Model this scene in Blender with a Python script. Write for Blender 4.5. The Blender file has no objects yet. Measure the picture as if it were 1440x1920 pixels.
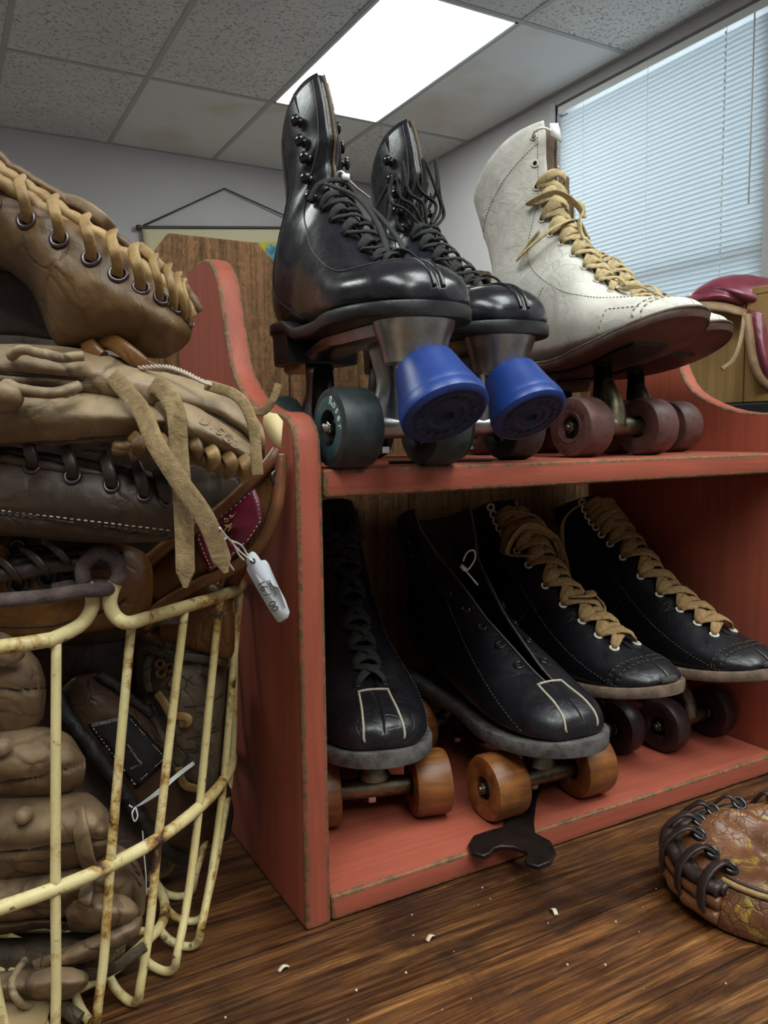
import bpy, bmesh, math, random
from mathutils import Vector, Matrix, noise
from math import sin, cos, pi, sqrt, radians

SC = bpy.context.scene
COL = SC.collection
random.seed(7)

# ------------------------------------------------------------------ camera
# world axes follow the shelf: X along it, Y into it, Z up; table top is z = 0
FPX = 1506.8
CAM = Vector((-.2337, -.5048, .3568))
_y, _p, _r = radians(29.16), radians(5.656), radians(-0.723)
def _ry(v): return Vector((cos(_y)*v[0]+sin(_y)*v[1], -sin(_y)*v[0]+cos(_y)*v[1], v[2]))
_f = Vector((0, cos(_p), -sin(_p))); _rr = Vector((1, 0, 0)); _u = _rr.cross(_f)
CR = _ry(_rr*cos(_r)+_u*sin(_r)); CU = _ry(_u*cos(_r)-_rr*sin(_r)); CF = _ry(_f)
cam_d = bpy.data.cameras.new('camera'); cam = bpy.data.objects.new('camera', cam_d); COL.objects.link(cam)
cam.matrix_world = Matrix(((CR[0], CU[0], -CF[0], CAM[0]), (CR[1], CU[1], -CF[1], CAM[1]), (CR[2], CU[2], -CF[2], CAM[2]), (0, 0, 0, 1)))
cam_d.sensor_fit = 'HORIZONTAL'; cam_d.sensor_width = 36; cam_d.lens = 36*FPX/1440
cam_d.clip_start = .01; cam_d.clip_end = 60
SC.camera = cam
def at(x, y, D):            # a point seen at photo pixel x, y and D metres deep
    return CAM + D*(CF + CR*((x-720)/FPX) - CU*((y-960)/FPX))

# ------------------------------------------------------------------ world, exposure
SC.view_settings.view_transform = 'Standard'; SC.view_settings.look = 'None'
SC.view_settings.gamma = 1; SC.view_settings.use_curve_mapping = False
SC.view_settings.exposure = 0.62
W = bpy.data.worlds.new('daylight'); SC.world = W; W.use_nodes = True
bg = W.node_tree.nodes['Background']; bg.inputs[0].default_value = (.80, .92, 1, 1); bg.inputs[1].default_value = 2.0
TROFFER = 8.5               # brightness of the ceiling light diffusers
LIGHT_SPOTS = [(1.353, 2.231), (1.353, -1.41), (-1.68, 1.02), (-.46, -2.63), (.14, -1.41), (-1.07, -1.41)]

# ------------------------------------------------------------------ helpers
def tag(o, label=None, cat=None, group=None, kind=None):
    if label: o['label'] = label
    if cat: o['category'] = cat
    if group: o['group'] = group
    if kind: o['kind'] = kind
    return o
def empty(name, loc=(0, 0, 0), rz=0, label=None, cat=None, group=None):
    o = bpy.data.objects.new(name, None); COL.objects.link(o); o.location = loc; o.rotation_euler = (0, 0, rz)
    o.empty_display_size = .02
    return tag(o, label, cat, group)
def lerp(a, b, t): return a+(b-a)*t
def sst(a, b, x):
    t = min(1, max(0, (x-a)/(b-a))); return t*t*(3-2*t)
def cr1(P, t):              # Catmull-Rom through a list of Vectors/floats, t in 0..1
    n = len(P)-1; f = min(max(t, 0), 1)*n; i = min(int(f), n-1); u = f-i
    p1, p2 = P[i], P[i+1]; p0 = P[i-1] if i > 0 else p1*2-p2; p3 = P[i+2] if i < n-1 else p2*2-p1
    return .5*((2*p1)+(p2-p0)*u+(2*p0-5*p1+4*p2-p3)*u*u+(3*p1-p0-3*p2+p3)*u**3)
def spl(P, n, closed=False):
    P = [Vector(p) for p in P]
    if closed:
        m = len(P); out = []
        for k in range(n):
            f = k/n*m; i = int(f); u = f-i
            p0, p1, p2, p3 = P[(i-1) % m], P[i % m], P[(i+1) % m], P[(i+2) % m]
            out.append(.5*((2*p1)+(p2-p0)*u+(2*p0-5*p1+4*p2-p3)*u*u+(3*p1-p0-3*p2+p3)*u**3))
        return out
    return [cr1(P, k/(n-1)) for k in range(n)]
class MB:
    def __init__(s): s.v = []; s.f = []; s.m = []; s.mi = 0
    def add(s, vs, fs):
        o = len(s.v); s.v += [tuple(v) for v in vs]
        for f in fs: s.f.append(tuple(i+o for i in f)); s.m.append(s.mi)
        return s
    def box(s, a, b):
        x0, y0, z0 = a; x1, y1, z1 = b
        return s.add([(x0, y0, z0), (x1, y0, z0), (x1, y1, z0), (x0, y1, z0), (x0, y0, z1), (x1, y0, z1), (x1, y1, z1), (x0, y1, z1)],
              [(0, 3, 2, 1), (4, 5, 6, 7), (0, 1, 5, 4), (1, 2, 6, 5), (2, 3, 7, 6), (3, 0, 4, 7)])
    def grid(s, R, close_u=False, close_v=False, flip=False):
        n = len(R); m = len(R[0]); vs = [p for r in R for p in r]; fs = []
        for i in range(n if close_u else n-1):
            for j in range(m if close_v else m-1):
                a = i*m+j; b = i*m+(j+1) % m; c = ((i+1) % n)*m+(j+1) % m; d = ((i+1) % n)*m+j
                fs.append((a, d, c, b) if flip else (a, b, c, d))
        return s.add(vs, fs)
    def cap(s, ring, flip=False):
        c = sum((Vector(p) for p in ring), Vector())/len(ring); n = len(ring)
        return s.add(list(ring)+[c], [((j+1) % n, j, n) if flip else (j, (j+1) % n, n) for j in range(n)])
    def sweep(s, P, hw, ht=None, N=None, n=8, closed=False, sq=2., caps=True):
        P = [Vector(p) for p in P]; L = len(P)
        f_w = hw if callable(hw) else (lambda t: hw); f_t = f_w if ht is None else (ht if callable(ht) else (lambda t: ht))
        T = []
        for i in range(L):
            a = P[(i-1) % L] if (closed or i > 0) else P[i]; b = P[(i+1) % L] if (closed or i < L-1) else P[i]
            T.append((b-a).normalized() if (b-a).length > 1e-9 else Vector((0, 0, 1)))
        prev = None; R = []
        for i in range(L):
            if N is not None: nn = Vector(N[i]) if isinstance(N, list) else Vector(N)
            else: nn = prev if prev else (Vector((0, 0, 1)) if abs(T[i].z) < .9 else Vector((1, 0, 0)))
            nn = nn-T[i]*nn.dot(T[i])
            nn = nn.normalized() if nn.length > 1e-6 else T[i].orthogonal().normalized()
            prev = nn; b = T[i].cross(nn); t = i/(L-1 if L > 1 else 1); w = f_w(t); h = f_t(t); ring = []
            for k in range(n):
                a = 2*pi*(k+.5)/n; c_, s_ = cos(a), sin(a)
                c_ = math.copysign(abs(c_)**(2/sq), c_); s_ = math.copysign(abs(s_)**(2/sq), s_)
                ring.append(P[i]+b*(c_*w)+nn*(s_*h))
            R.append(ring)
        s.grid(R, close_u=closed, close_v=True)
        if caps and not closed: s.cap(R[0], flip=False); s.cap(R[-1], flip=True)
        return s
    def lathe(s, prof, n=32, M=None, closed=False):
        R = []
        for r, z in prof:
            R.append([Vector((r*cos(2*pi*k/n), r*sin(2*pi*k/n), z)) for k in range(n)])
        if M is not None: R = [[M @ p for p in r] for r in R]
        s.grid(R, close_u=closed, close_v=True)
        return s
    def torus(s, c, nrm, R, r, n=20, m=8):
        c = Vector(c); q = Vector(nrm).to_track_quat('Z', 'Y')
        return s.sweep([c+q @ Vector((R*cos(2*pi*k/n), R*sin(2*pi*k/n), 0)) for k in range(n)], r, closed=True, n=m)
    def prism(s, poly, z0, z1, M=None):
        n = len(poly); lo = [Vector((x, y, z0)) for x, y in poly]; hi = [Vector((x, y, z1)) for x, y in poly]
        vs = lo+hi
        if M is not None: vs = [M @ v for v in vs]
        return s.add(vs, [tuple(range(n-1, -1, -1)), tuple(range(n, 2*n))]+[(j, (j+1) % n, n+(j+1) % n, n+j) for j in range(n)])
    def build(s, name, mats, parent=None, smooth=True, bmat=0, bevel=0, bseg=2, sub=0, thick=0, toff=-1, ang=None, weld=False):
        me = bpy.data.meshes.new(name); me.from_pydata(s.v, [], s.f); me.update()
        if not isinstance(mats, (list, tuple)): mats = [mats]
        for m in mats: me.materials.append(m)
        if len(mats) > 1 and any(s.m): me.polygons.foreach_set('material_index', s.m)
        bm = bmesh.new(); bm.from_mesh(me)
        bmesh.ops.remove_doubles(bm, verts=bm.verts, dist=1e-6)
        bmesh.ops.recalc_face_normals(bm, faces=bm.faces) if thick == 0 else None
        if bmat:
            ed = [e for e in bm.edges if len(e.link_faces) == 2 and e.calc_face_angle() > radians(35)]
            bmesh.ops.bevel(bm, geom=ed, offset=bmat, segments=3, affect='EDGES', profile=.55, material=1, clamp_overlap=True)
        bm.to_mesh(me); bm.free()
        if bmat: smooth = True; ang = 30
        me.polygons.foreach_set('use_smooth', [smooth]*len(me.polygons))
        if smooth and ang is not None: me.set_sharp_from_angle(angle=radians(ang))
        o = bpy.data.objects.new(name, me); COL.objects.link(o)
        if parent is not None: o.parent = parent
        if thick:
            m_ = o.modifiers.new('thickness', 'SOLIDIFY'); m_.thickness = thick; m_.offset = toff
            if len(mats) > 1: m_.material_offset = 1; m_.material_offset_rim = 1
        if bevel:
            m_ = o.modifiers.new('bevel', 'BEVEL'); m_.width = bevel; m_.segments = bseg; m_.limit_method = 'ANGLE'; m_.angle_limit = radians(35)
            m_.harden_normals = False
            if not smooth: me.polygons.foreach_set('use_smooth', [True]*len(me.polygons)); me.set_sharp_from_angle(angle=radians(35))
        if sub:
            m_ = o.modifiers.new('subd', 'SUBSURF'); m_.levels = sub; m_.render_levels = sub
        return o

# ------------------------------------------------------------------ materials
def col(r, g, b):            # from sRGB 0-255 as the surface would look under neutral light
    f = lambda c: (c/255/12.92) if c/255 <= .04045 else ((c/255+.055)/1.055)**2.4
    return (f(r), f(g), f(b), 1)
class NT:
    def __init__(s, name):
        s.mat = bpy.data.materials.new(name); s.mat.use_nodes = True; s.t = s.mat.node_tree; s.n = s.t.nodes
        s.bsdf = s.n['Principled BSDF']; s.out = s.n['Material Output']
    def new(s, typ, **kw):
        nd = s.n.new(typ)
        for k, v in kw.items():
            if k.startswith('i_'):
                key = k[2:]; key = int(key) if key.isdigit() else key.replace('_', ' ')
                nd.inputs[key].default_value = v
            else: setattr(nd, k, v)
        return nd
    def link(s, a, b): s.t.links.new(a, b)
    def coord(s, scale=(1, 1, 1), kind='Object', rot=(0, 0, 0)):
        tc = s.new('ShaderNodeTexCoord'); mp = s.new('ShaderNodeMapping'); mp.inputs['Scale'].default_value = scale; mp.inputs['Rotation'].default_value = rot
        s.link(tc.outputs[kind], mp.inputs[0]); return mp.outputs[0]
    def noise(s, co, scale, detail=4, rough=.6, dist=0):
        nd = s.new('ShaderNodeTexNoise'); nd.inputs['Scale'].default_value = scale; nd.inputs['Detail'].default_value = detail
        nd.inputs['Roughness'].default_value = rough; nd.inputs['Distortion'].default_value = dist; s.link(co, nd.inputs['Vector']); return nd.outputs['Fac']
    def ramp(s, fac, stops):
        nd = s.new('ShaderNodeValToRGB'); el = nd.color_ramp.elements
        while len(el) < len(stops): el.new(.5)
        for e, (p, c) in zip(el, stops):
            e.position = p; e.color = c if isinstance(c, (tuple, list)) else (c, c, c, 1)
        s.link(fac, nd.inputs[0]); return nd.outputs[0]
    def mix(s, fac, a, b, mode='MIX'):
        nd = s.new('ShaderNodeMix', data_type='RGBA', blend_type=mode)
        for sock, v in ((nd.inputs[0], fac), (nd.inputs[6], a), (nd.inputs[7], b)):
            if hasattr(v, 'is_linked'): s.link(v, sock)
            else: sock.default_value = v
        return nd.outputs[2]
    def math(s, op, a, b=0, clamp=False):
        nd = s.new('ShaderNodeMath', operation=op, use_clamp=clamp)
        for sock, v in ((nd.inputs[0], a), (nd.inputs[1], b)):
            if hasattr(v, 'is_linked'): s.link(v, sock)
            else: sock.default_value = v
        return nd.outputs[0]
    def bump(s, h, strength=.3, dist=.001, prev=None):
        nd = s.new('ShaderNodeBump'); nd.inputs['Strength'].default_value = strength; nd.inputs['Distance'].default_value = dist
        s.link(h, nd.inputs['Height'])
        if prev is not None: s.link(prev, nd.inputs['Normal'])
        s.link(nd.outputs[0], s.bsdf.inputs['Normal']); return nd.outputs[0]
    def edge(s, radius=.0015, lo=.90, hi=.995):    # 1 on worn arrises
        bv = s.new('ShaderNodeBevel', samples=4); bv.inputs['Radius'].default_value = radius
        ge = s.new('ShaderNodeNewGeometry'); d = s.new('ShaderNodeVectorMath', operation='DOT_PRODUCT')
        s.link(bv.outputs[0], d.inputs[0]); s.link(ge.outputs['True Normal'], d.inputs[1])
        mr = s.new('ShaderNodeMapRange'); mr.inputs[1].default_value = lo; mr.inputs[2].default_value = hi; mr.inputs[3].default_value = 1; mr.inputs[4].default_value = 0
        s.link(d.outputs['Value'], mr.inputs[0]); return mr.outputs[0]
    def set(s, base=None, rough=None, metal=None, **kw):
        for k, v in (('Base Color', base), ('Roughness', rough), ('Metallic', metal)):
            if v is None: continue
            if hasattr(v, 'is_linked'): s.link(v, s.bsdf.inputs[k])
            else: s.bsdf.inputs[k].default_value = v
        for k, v in kw.items(): s.bsdf.inputs[k.replace('_', ' ')].default_value = v
        return s.mat
def plain(name, c, rough=.5, metal=0, nscale=0, namp=.12, bump=0, bdist=.0004, **kw):
    t = NT(name)
    if nscale:
        co = t.coord(); n = t.noise(co, nscale, 5)
        a = tuple(x*(1-namp) for x in c[:3])+(1,); b = tuple(min(1, x*(1+namp)) for x in c[:3])+(1,)
        t.set(t.ramp(n, [(.3, a), (.7, b)]), rough, metal, **kw)
        if bump: t.bump(t.noise(co, nscale*3, 6), bump, bdist)
    else: t.set(c, rough, metal, **kw)
    return t.mat
def leather(name, c1, c2, c3=None, rough=(.35, .6), scale=18, grain=900, gb=.25, wrinkle=.5, wscale=45, coat=0, wear=None, wearc=(.5, .62), crk=0., cscale=55, mott=.5):
    t = NT(name); co = t.coord()
    n1 = t.noise(co, scale, 8, .68, .5); base = t.ramp(n1, [(.32, c1), (.60, c2)]+([(.76, c3)] if c3 else []))
    n2 = t.noise(co, scale*5, 6, .75); n3 = t.noise(co, scale*.45, 3, .5)
    if wear:
        w = t.ramp(t.noise(co, scale*1.7, 10, .80, .3), [(wearc[0], 0.), (wearc[1], 1.)]); base = t.mix(w, base, wear)
    base = t.mix(mott, base, t.ramp(n2, [(.3, (.28, .28, .28, 1)), (.72, (1.05, 1.05, 1.05, 1))]), 'MULTIPLY')
    base = t.mix(mott, base, t.ramp(n3, [(.35, (.45, .42, .40, 1)), (.6, (1.08, 1.08, 1.08, 1))]), 'MULTIPLY')
    v = t.new('ShaderNodeTexVoronoi'); v.inputs['Scale'].default_value = grain; t.link(co, v.inputs['Vector'])
    prev = t.bump(v.outputs['Distance'], gb, .0003)
    if crk:
        dn = t.new('ShaderNodeTexNoise'); dn.inputs['Scale'].default_value = 30; dn.inputs['Detail'].default_value = 4; t.link(co, dn.inputs['Vector'])
        va = t.new('ShaderNodeVectorMath', operation='MULTIPLY_ADD'); va.inputs[1].default_value = (.03, .03, .03); t.link(dn.outputs['Color'], va.inputs[0]); t.link(co, va.inputs[2])
        cv = t.new('ShaderNodeTexVoronoi', feature='DISTANCE_TO_EDGE'); cv.inputs['Scale'].default_value = cscale; t.link(va.outputs[0], cv.inputs['Vector'])
        ck = t.ramp(cv.outputs['Distance'], [(.0, 0.), (.09, 1.)]); msk = t.ramp(t.noise(co, scale*.9, 3), [(.42, 0.), (.6, 1.)])
        ckm = t.mix(t.math('MULTIPLY', msk, crk, True), (1, 1, 1, 1), ck)
        base = t.mix(.55, base, ckm, 'MULTIPLY'); prev = t.bump(ckm, .6, .0012, prev)
    t.set(base, t.ramp(n2, [(.3, rough[0]), (.7, rough[1])]), 0)
    t.bsdf.inputs['Coat Weight'].default_value = coat; t.bsdf.inputs['Coat Roughness'].default_value = .12
    t.bump(t.noise(co, wscale, 8, .62, .8), wrinkle, .0028, prev)
    return t.mat
def painted(name, c, worn, grain_axis='X', sc=1.0, edge_r=.0045, dark=.75):
    t = NT(name); s = {'X': (3, 60, 60), 'Y': (60, 3, 60), 'Z': (60, 60, 3)}[grain_axis]
    co = t.coord(s); n = t.noise(co, 1.6*sc, 8, .7, .6); co2 = t.coord(); bl = t.noise(co2, 9, 5, .6)
    d = tuple(x*dark for x in c[:3])+(1,); l = tuple(min(1, x*1.12) for x in c[:3])+(1,)
    base = t.ramp(n, [(.35, d), (.6, c), (.75, l)])
    base = t.mix(t.ramp(bl, [(.45, 0.), (.8, .45)]), base, tuple(x*.62 for x in c[:3])+(1,))
    e = t.edge(edge_r); wn = t.math('MULTIPLY', e, t.ramp(t.noise(co2, 40, 6, .7), [(.3, .15), (.55, 1.)]))
    sp = t.ramp(t.noise(co2, 70, 6, .8), [(.70, 0.), (.74, 1.)])
    fac = t.math('MAXIMUM', wn, t.math('MULTIPLY', sp, .8), True)
    wc = t.ramp(t.noise(co2, 25, 4), [(.3, tuple(x*.45 for x in worn[:3])+(1,)), (.7, worn)])
    t.set(t.mix(fac, base, wc), .55, 0); t.bsdf.inputs['Specular IOR Level'].default_value = .35
    t.bump(n, .35, .0012)
    return t.mat
def worn_edge(name, c, worn):
    t = NT(name); co = t.coord(); n = t.noise(co, 55, 7, .75, .4); n2 = t.noise(co, 200, 5, .7)
    wc = t.ramp(n2, [(.3, tuple(x*.35 for x in worn[:3])+(1,)), (.6, worn), (.8, tuple(min(1, x*2.2) for x in worn[:3])+(1,))])
    t.set(t.mix(t.ramp(n, [(.48, 1.), (.62, 0.)]), c, wc), .7, 0); t.bump(n2, .7, .0012); return t.mat
def wood(name, c1, c2, c3, axis='X', sc=1., rough=.5, bump=.4, bd=.0008, band=8):
    t = NT(name); s = {'X': (2, 30, 30), 'Y': (30, 2, 30), 'Z': (30, 30, 2)}[axis]
    co = t.coord(s); n = t.noise(co, 1.2*sc, 10, .72, .9); n2 = t.noise(t.coord(), band, 4)
    base = t.ramp(n, [(.30, c1), (.52, c2), (.72, c3)])
    base = t.mix(t.ramp(n2, [(.35, 0.), (.7, .6)]), base, c1)
    t.set(base, rough, 0); t.bump(n, bump, bd); return t.mat

M = {}
M['red'] = {a: painted('red_paint_'+a, (.40, .095, .056, 1), (.17, .085, .04, 1), a) for a in 'XYZ'}
M['red_edge'] = worn_edge('worn_red_edge', (.37, .088, .052, 1), (.20, .105, .045, 1))
M['black_leather'] = leather('black_leather', (.008, .008, .012, 1), (.022, .022, .032, 1), rough=(.19, .36), scale=12, wrinkle=.14, wscale=30, gb=.06, coat=.15)
M['dull_black'] = leather('dull_black_leather', (.005, .005, .008, 1), (.013, .013, .018, 1), rough=(.26, .48), scale=14, wrinkle=.3, wscale=45, gb=.08, coat=.1, crk=.4, cscale=55, wear=(.07, .06, .05, 1), wearc=(.66, .74))
M['worn_black'] = leather('worn_black_leather', (.006, .006, .009, 1), (.018, .017, .021, 1), rough=(.24, .46), scale=16, wrinkle=.35, wscale=50, gb=.08, coat=.15, wear=(.16, .13, .10, 1), wearc=(.63, .70), crk=.5, cscale=60)
M['white_leather'] = leather('white_leather', (.66, .62, .54, 1), (.84, .81, .74, 1), rough=(.42, .62), scale=10, crk=.35, cscale=60, mott=.28, wrinkle=.8, wscale=38, gb=.15, wear=(.42, .32, .2, 1), wearc=(.66, .8))
M['lining'] = leather('tan_lining', (.10, .065, .035, 1), (.22, .15, .09, 1), rough=(.7, .9), scale=20, wrinkle=.5, wscale=80)
M['dark_lining'] = plain('dark_lining', (.035, .03, .026, 1), .8, nscale=60)
M['sole_black'] = plain('black_sole_edge', (.012, .012, .013, 1), .42, nscale=60, namp=.5, bump=.5, bdist=.0008)
M['sole_grey'] = plain('scuffed_grey_sole', (.095, .085, .08, 1), .8, nscale=90, namp=.6, bump=.8, bdist=.001)
M['sole_brown'] = plain('brown_leather_sole', (.075, .035, .025, 1), .5, nscale=45, namp=.5, bump=.4)
M['sole_tan'] = plain('scuffed_tan_sole', (.15, .10, .07, 1), .75, nscale=90, namp=.6, bump=.7)
M['black_lace'] = plain('black_cotton_lace', (.018, .019, .018, 1), .85, nscale=400, namp=.5, bump=.6)
M['tan_lace'] = plain('tan_cotton_lace', (.30, .185, .075, 1), .85, nscale=300, namp=.35, bump=.7)
M['cream_lace'] = plain('cream_cotton_lace', (.46, .35, .18, 1), .85, nscale=300, namp=.3, bump=.7)
M['chrome'] = plain('chrome', (.72, .72, .72, 1), .12, 1)
M['dark_chrome'] = plain('black_enamel', (.01, .01, .012, 1), .08, 0)
M['aluminium'] = plain('cast_aluminium', (.42, .41, .40, 1), .33, 1, nscale=60, namp=.25, bump=.25)
M['brass'] = plain('tarnished_metal', (.22, .19, .13, 1), .42, 1, nscale=80, namp=.45, bump=.4)
M['dark_metal'] = plain('dark_metal', (.03, .028, .028, 1), .42, .8, nscale=80, namp=.4, bump=.3)
M['teal_wheel'] = plain('teal_black_wheel', (.022, .030, .031, 1), .5, nscale=120, namp=.5, bump=.4)
M['teal_hub'] = plain('teal_hub', (.035, .10, .11, 1), .4, nscale=60, namp=.3)
M['maroon_wheel'] = plain('maroon_clay_wheel', (.105, .047, .042, 1), .5, nscale=120, namp=.4, bump=.4)
M['brown_wheel'] = plain('dark_brown_wheel', (.03, .014, .014, 1), .42, nscale=120, namp=.4, bump=.3)
M['wood_wheel'] = wood('maple_wheel', (.075, .022, .007, 1), (.27, .095, .022, 1), (.42, .175, .05, 1), 'X', 1.4, .42, .3, band=55)
M['blue_rubber'] = plain('blue_rubber', (.010, .038, .20, 1), .38, nscale=50, namp=.35, bump=.25)
M['blue_face'] = plain('dirty_blue_rubber', (.012, .022, .075, 1), .6, nscale=90, namp=.6, bump=.8)
M['white_eyelet'] = plain('white_enamel', (.62, .60, .52, 1), .3)
M['white_plastic'] = plain('white_plastic', (.75, .76, .74, 1), .35)
M['stitch_dark'] = plain('dark_thread', (.02, .018, .016, 1), .9)
M['stitch_light'] = plain('light_thread', (.42, .36, .28, 1), .9)
M['stitch_grey'] = plain('grey_thread', (.09, .08, .075, 1), .9)
# ------------------------------------------------------------------ the room
CEIL = 2.017; FLOOR = -.76; XR = 2.57; YB = 4.42; XL = -3.6; YF = -3.9
def wallmat(name, c):
    t = NT(name); co = t.coord(); t.set(t.ramp(t.noise(co, 2.5, 4), [(.3, tuple(x*.92 for x in c)+(1,)), (.7, c+(1,))]), .85, 0)
    t.bump(t.noise(co, 260, 3), .25, .0006); return t.mat
M['wall'] = wallmat('grey_wall_paint', (.52, .495, .505))
def ceilmat():
    t = NT('ceiling_tile'); co = t.coord(); v = t.noise(co, 75, 3, .6); pits = t.ramp(v, [(.58, 1.), (.66, 0.)])
    base = t.mix(pits, (.33, .30, .28, 1), t.ramp(t.noise(co, 3, 3), [(.3, (.56, .53, .51, 1)), (.7, (.64, .61, .58, 1))]))
    t.set(base, .95, 0); t.bump(pits, .9, .003); return t.mat
M['tile'] = ceilmat()
def tilemat2():
    t = NT('smooth_ceiling_tile'); co = t.coord(); st = t.ramp(t.noise(co, 1.6, 3), [(.52, 0.), (.75, 1.)])
    t.set(t.mix(st, (.64, .61, .59, 1), (.50, .43, .33, 1)), .95, 0); t.bump(t.noise(co, 300, 2), .3, .0008); return t.mat
M['tile_plain'] = tilemat2()
M['grid_bar'] = plain('ceiling_grid', (.36, .35, .35, 1), .6)
M['floor'] = plain('floor_vinyl', (.20, .17, .14, 1), .5, nscale=4)
def struct(mb, name, mat, **k): return tag(mb.build(name, mat, smooth=False, **k), kind='structure')
struct(MB().box((XL, YF, FLOOR-.05), (XR+.3, YB, FLOOR)), 'floor', M['floor'])
struct(MB().box((XL-.1, YB, FLOOR-.05), (XR+.3, YB+.1, CEIL+.3)), 'wall_back', M['wall'])
struct(MB().box((XL-.1, YF, FLOOR-.05), (XL, YB, CEIL+.3)), 'wall_left', M['wall'])
struct(MB().box((XL-.1, YF-.1, FLOOR-.05), (XR+.3, YF, CEIL+.3)), 'wall_front', M['wall'])
WY0, WY1, WZ0, WZ1 = 1.535, 2.715, .12, 1.965
wr = MB().box((XR, YF, FLOOR-.05), (XR+.14, WY0, CEIL+.3)).box((XR, WY1, FLOOR-.05), (XR+.14, YB, CEIL+.3))
wr.box((XR, WY0, FLOOR-.05), (XR+.14, WY1, WZ0)).box((XR, WY0, WZ1), (XR+.14, WY1, CEIL+.3))
struct(wr, 'wall_right', M['wall'])
struct(MB().box((XL, YF, CEIL+.10), (XR+.1, YB, CEIL+.16)), 'ceiling', M['tile_plain'])
# ceiling tiles lie in the grid: x lines and y lines as seen
XS = [XR-.0]+[1.964-.6105*k for k in range(0, 10)]; XS = sorted([x for x in XS if x > XL])+[]
XS = [XL]+XS; YS = sorted([2.231+1.221*k for k in range(-5, 2)]+[YF, YB])
spots = set((round(x, 2), round(y, 2)) for x, y in [(round(a/1, 6), b) for a, b in LIGHT_SPOTS])
def is_light(x0, y0): return any(abs(x0-a) < .12 and abs(y0-b) < .12 for a, b in LIGHT_SPOTS)
M['diffuser'] = NT('lit_diffuser').set((.9, .9, .9, 1), .5, 0)
_b = M['diffuser'].node_tree.nodes['Principled BSDF']; _b.inputs['Emission Color'].default_value = (.93, 1, .97, 1); _b.inputs['Emission Strength'].default_value = TROFFER
M['fixture'] = plain('white_fixture_metal', (.7, .7, .7, 1), .4)
tile_name = 0
for i in range(len(XS)-1):
    for j in range(len(YS)-1):
        x0, x1, y0, y1 = XS[i], XS[i+1], YS[j], YS[j+1]
        if x1-x0 < .05 or y1-y0 < .05: continue
        if is_light(x0, y0):
            L = empty('ceiling_light', ((x0+x1)/2, (y0+y1)/2, CEIL), 0, None, 'ceiling light')
            seen = abs(x0-1.353) < .05 and abs(y0-2.231) < .05
            if seen: L['label'] = 'bright lit fluorescent panel set in the tiled ceiling above the black skates'
            else: L['label'] = {(0, -1): 'lit ceiling panel just behind the viewer, second from the window side', (-1, -1): 'lit ceiling panel just behind the viewer, farthest from the window', (1, -1): 'lit ceiling panel behind the viewer, over the window side of the room', (-2, -1): 'lit ceiling panel behind the viewer, on the left side away from the window', (-2, 1): 'lit ceiling panel at the far left, beyond the basket of gloves', (0, -3): 'lit ceiling panel straight behind the viewer at the rear of the room'}.get((round(x0), round(y0)), 'lit ceiling panel behind the viewer')
            hx, hy = (x1-x0)/2-.008, (y1-y0)/2-.008
            MB().box((-hx+.012, -hy+.012, .000), (hx-.012, hy-.012, .004)).build('diffuser', M['diffuser'], L, smooth=False)
            f = MB(); f.box((-hx, -hy, -.002), (-hx+.012, hy, .09)); f.box((hx-.012, -hy, -.002), (hx, hy, .09)); f.box((-hx, -hy, -.002), (hx, -hy+.012, .09)); f.box((-hx, hy-.012, -.002), (hx, hy, .09)); f.box((-hx, -hy, .085), (hx, hy, .09))
            f.build('frame', M['fixture'], L, smooth=False)
        else:
            smooth_tile = (x0 > 1.9 and y0 > 2.2 and y0 < 3) or (x0 > .6 and x0 < .9 and y0 > 3.4) or (abs(x0-1.353) < .05 and y0 > 3.4)
            t_ = MB().box((x0+.006, y0+.006, CEIL+.002), (x1-.006, y1-.006, CEIL+.018)).build('ceiling', M['tile_plain' if smooth_tile else 'tile'], smooth=False)
            tag(t_, kind='structure')
g = MB()
for x in XS[1:-1]: g.box((x-.012, YF, CEIL-.001), (x+.012, YB, CEIL+.012))
for y in YS[1:-1]: g.box((XL, y-.012, CEIL-.0015), (XR, y+.012, CEIL+.011))
g.box((XL, YB-.02, CEIL-.002), (XR, YB, CEIL+.02)); g.box((XR-.02, YF, CEIL-.002), (XR, YB, CEIL+.02))
struct(g, 'trim_1', M['grid_bar'])
# window with blinds in the right wall
fr = MB(); w = .035
fr.box((XR+.05, WY0, WZ0), (XR+.10, WY0+w, WZ1)).box((XR+.05, WY1-w, WZ0), (XR+.10, WY1, WZ1)).box((XR+.05, WY0, WZ0), (XR+.10, WY1, WZ0+w)).box((XR+.05, WY0, WZ1-w), (XR+.10, WY1, WZ1))
fr.box((XR+.05, WY0, 1.02), (XR+.10, WY1, 1.06))
win = tag(fr.build('window_1', plain('window_frame', (.6, .6, .6, 1), .5), smooth=False), kind='structure')
tg = NT('window_glass'); tg.set((.9, .95, .95, 1), .02, 0); tg.bsdf.inputs['Transmission Weight'].default_value = 1; tg.bsdf.inputs['IOR'].default_value = 1.1
MB().box((XR+.072, WY0+w, WZ0+w), (XR+.076, WY1-w, WZ1-w)).build('pane', tg.mat, win, smooth=False)
bl = empty('window_blind', (XR+.02, (WY0+WY1)/2, WZ1), 0, 'closed white slatted blind hanging in the window at the right', 'window blind')
hl = (WY1-WY0)/2-.012
ts = NT('blind_slat'); ts.set((.74, .76, .78, 1), .5, 0); ts.bsdf.inputs['Subsurface Weight'].default_value = 0
tr = ts.new('ShaderNodeBsdfTranslucent'); tr.inputs[0].default_value = (.55, .62, .66, 1); mx = ts.new('ShaderNodeMixShader'); mx.inputs[0].default_value = .38
ts.link(ts.bsdf.outputs[0], mx.inputs[1]); ts.link(tr.outputs[0], mx.inputs[2]); ts.link(mx.outputs[0], ts.out.inputs[0])
s_ = MB(); z = -.075; tilt = radians(68)
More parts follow.
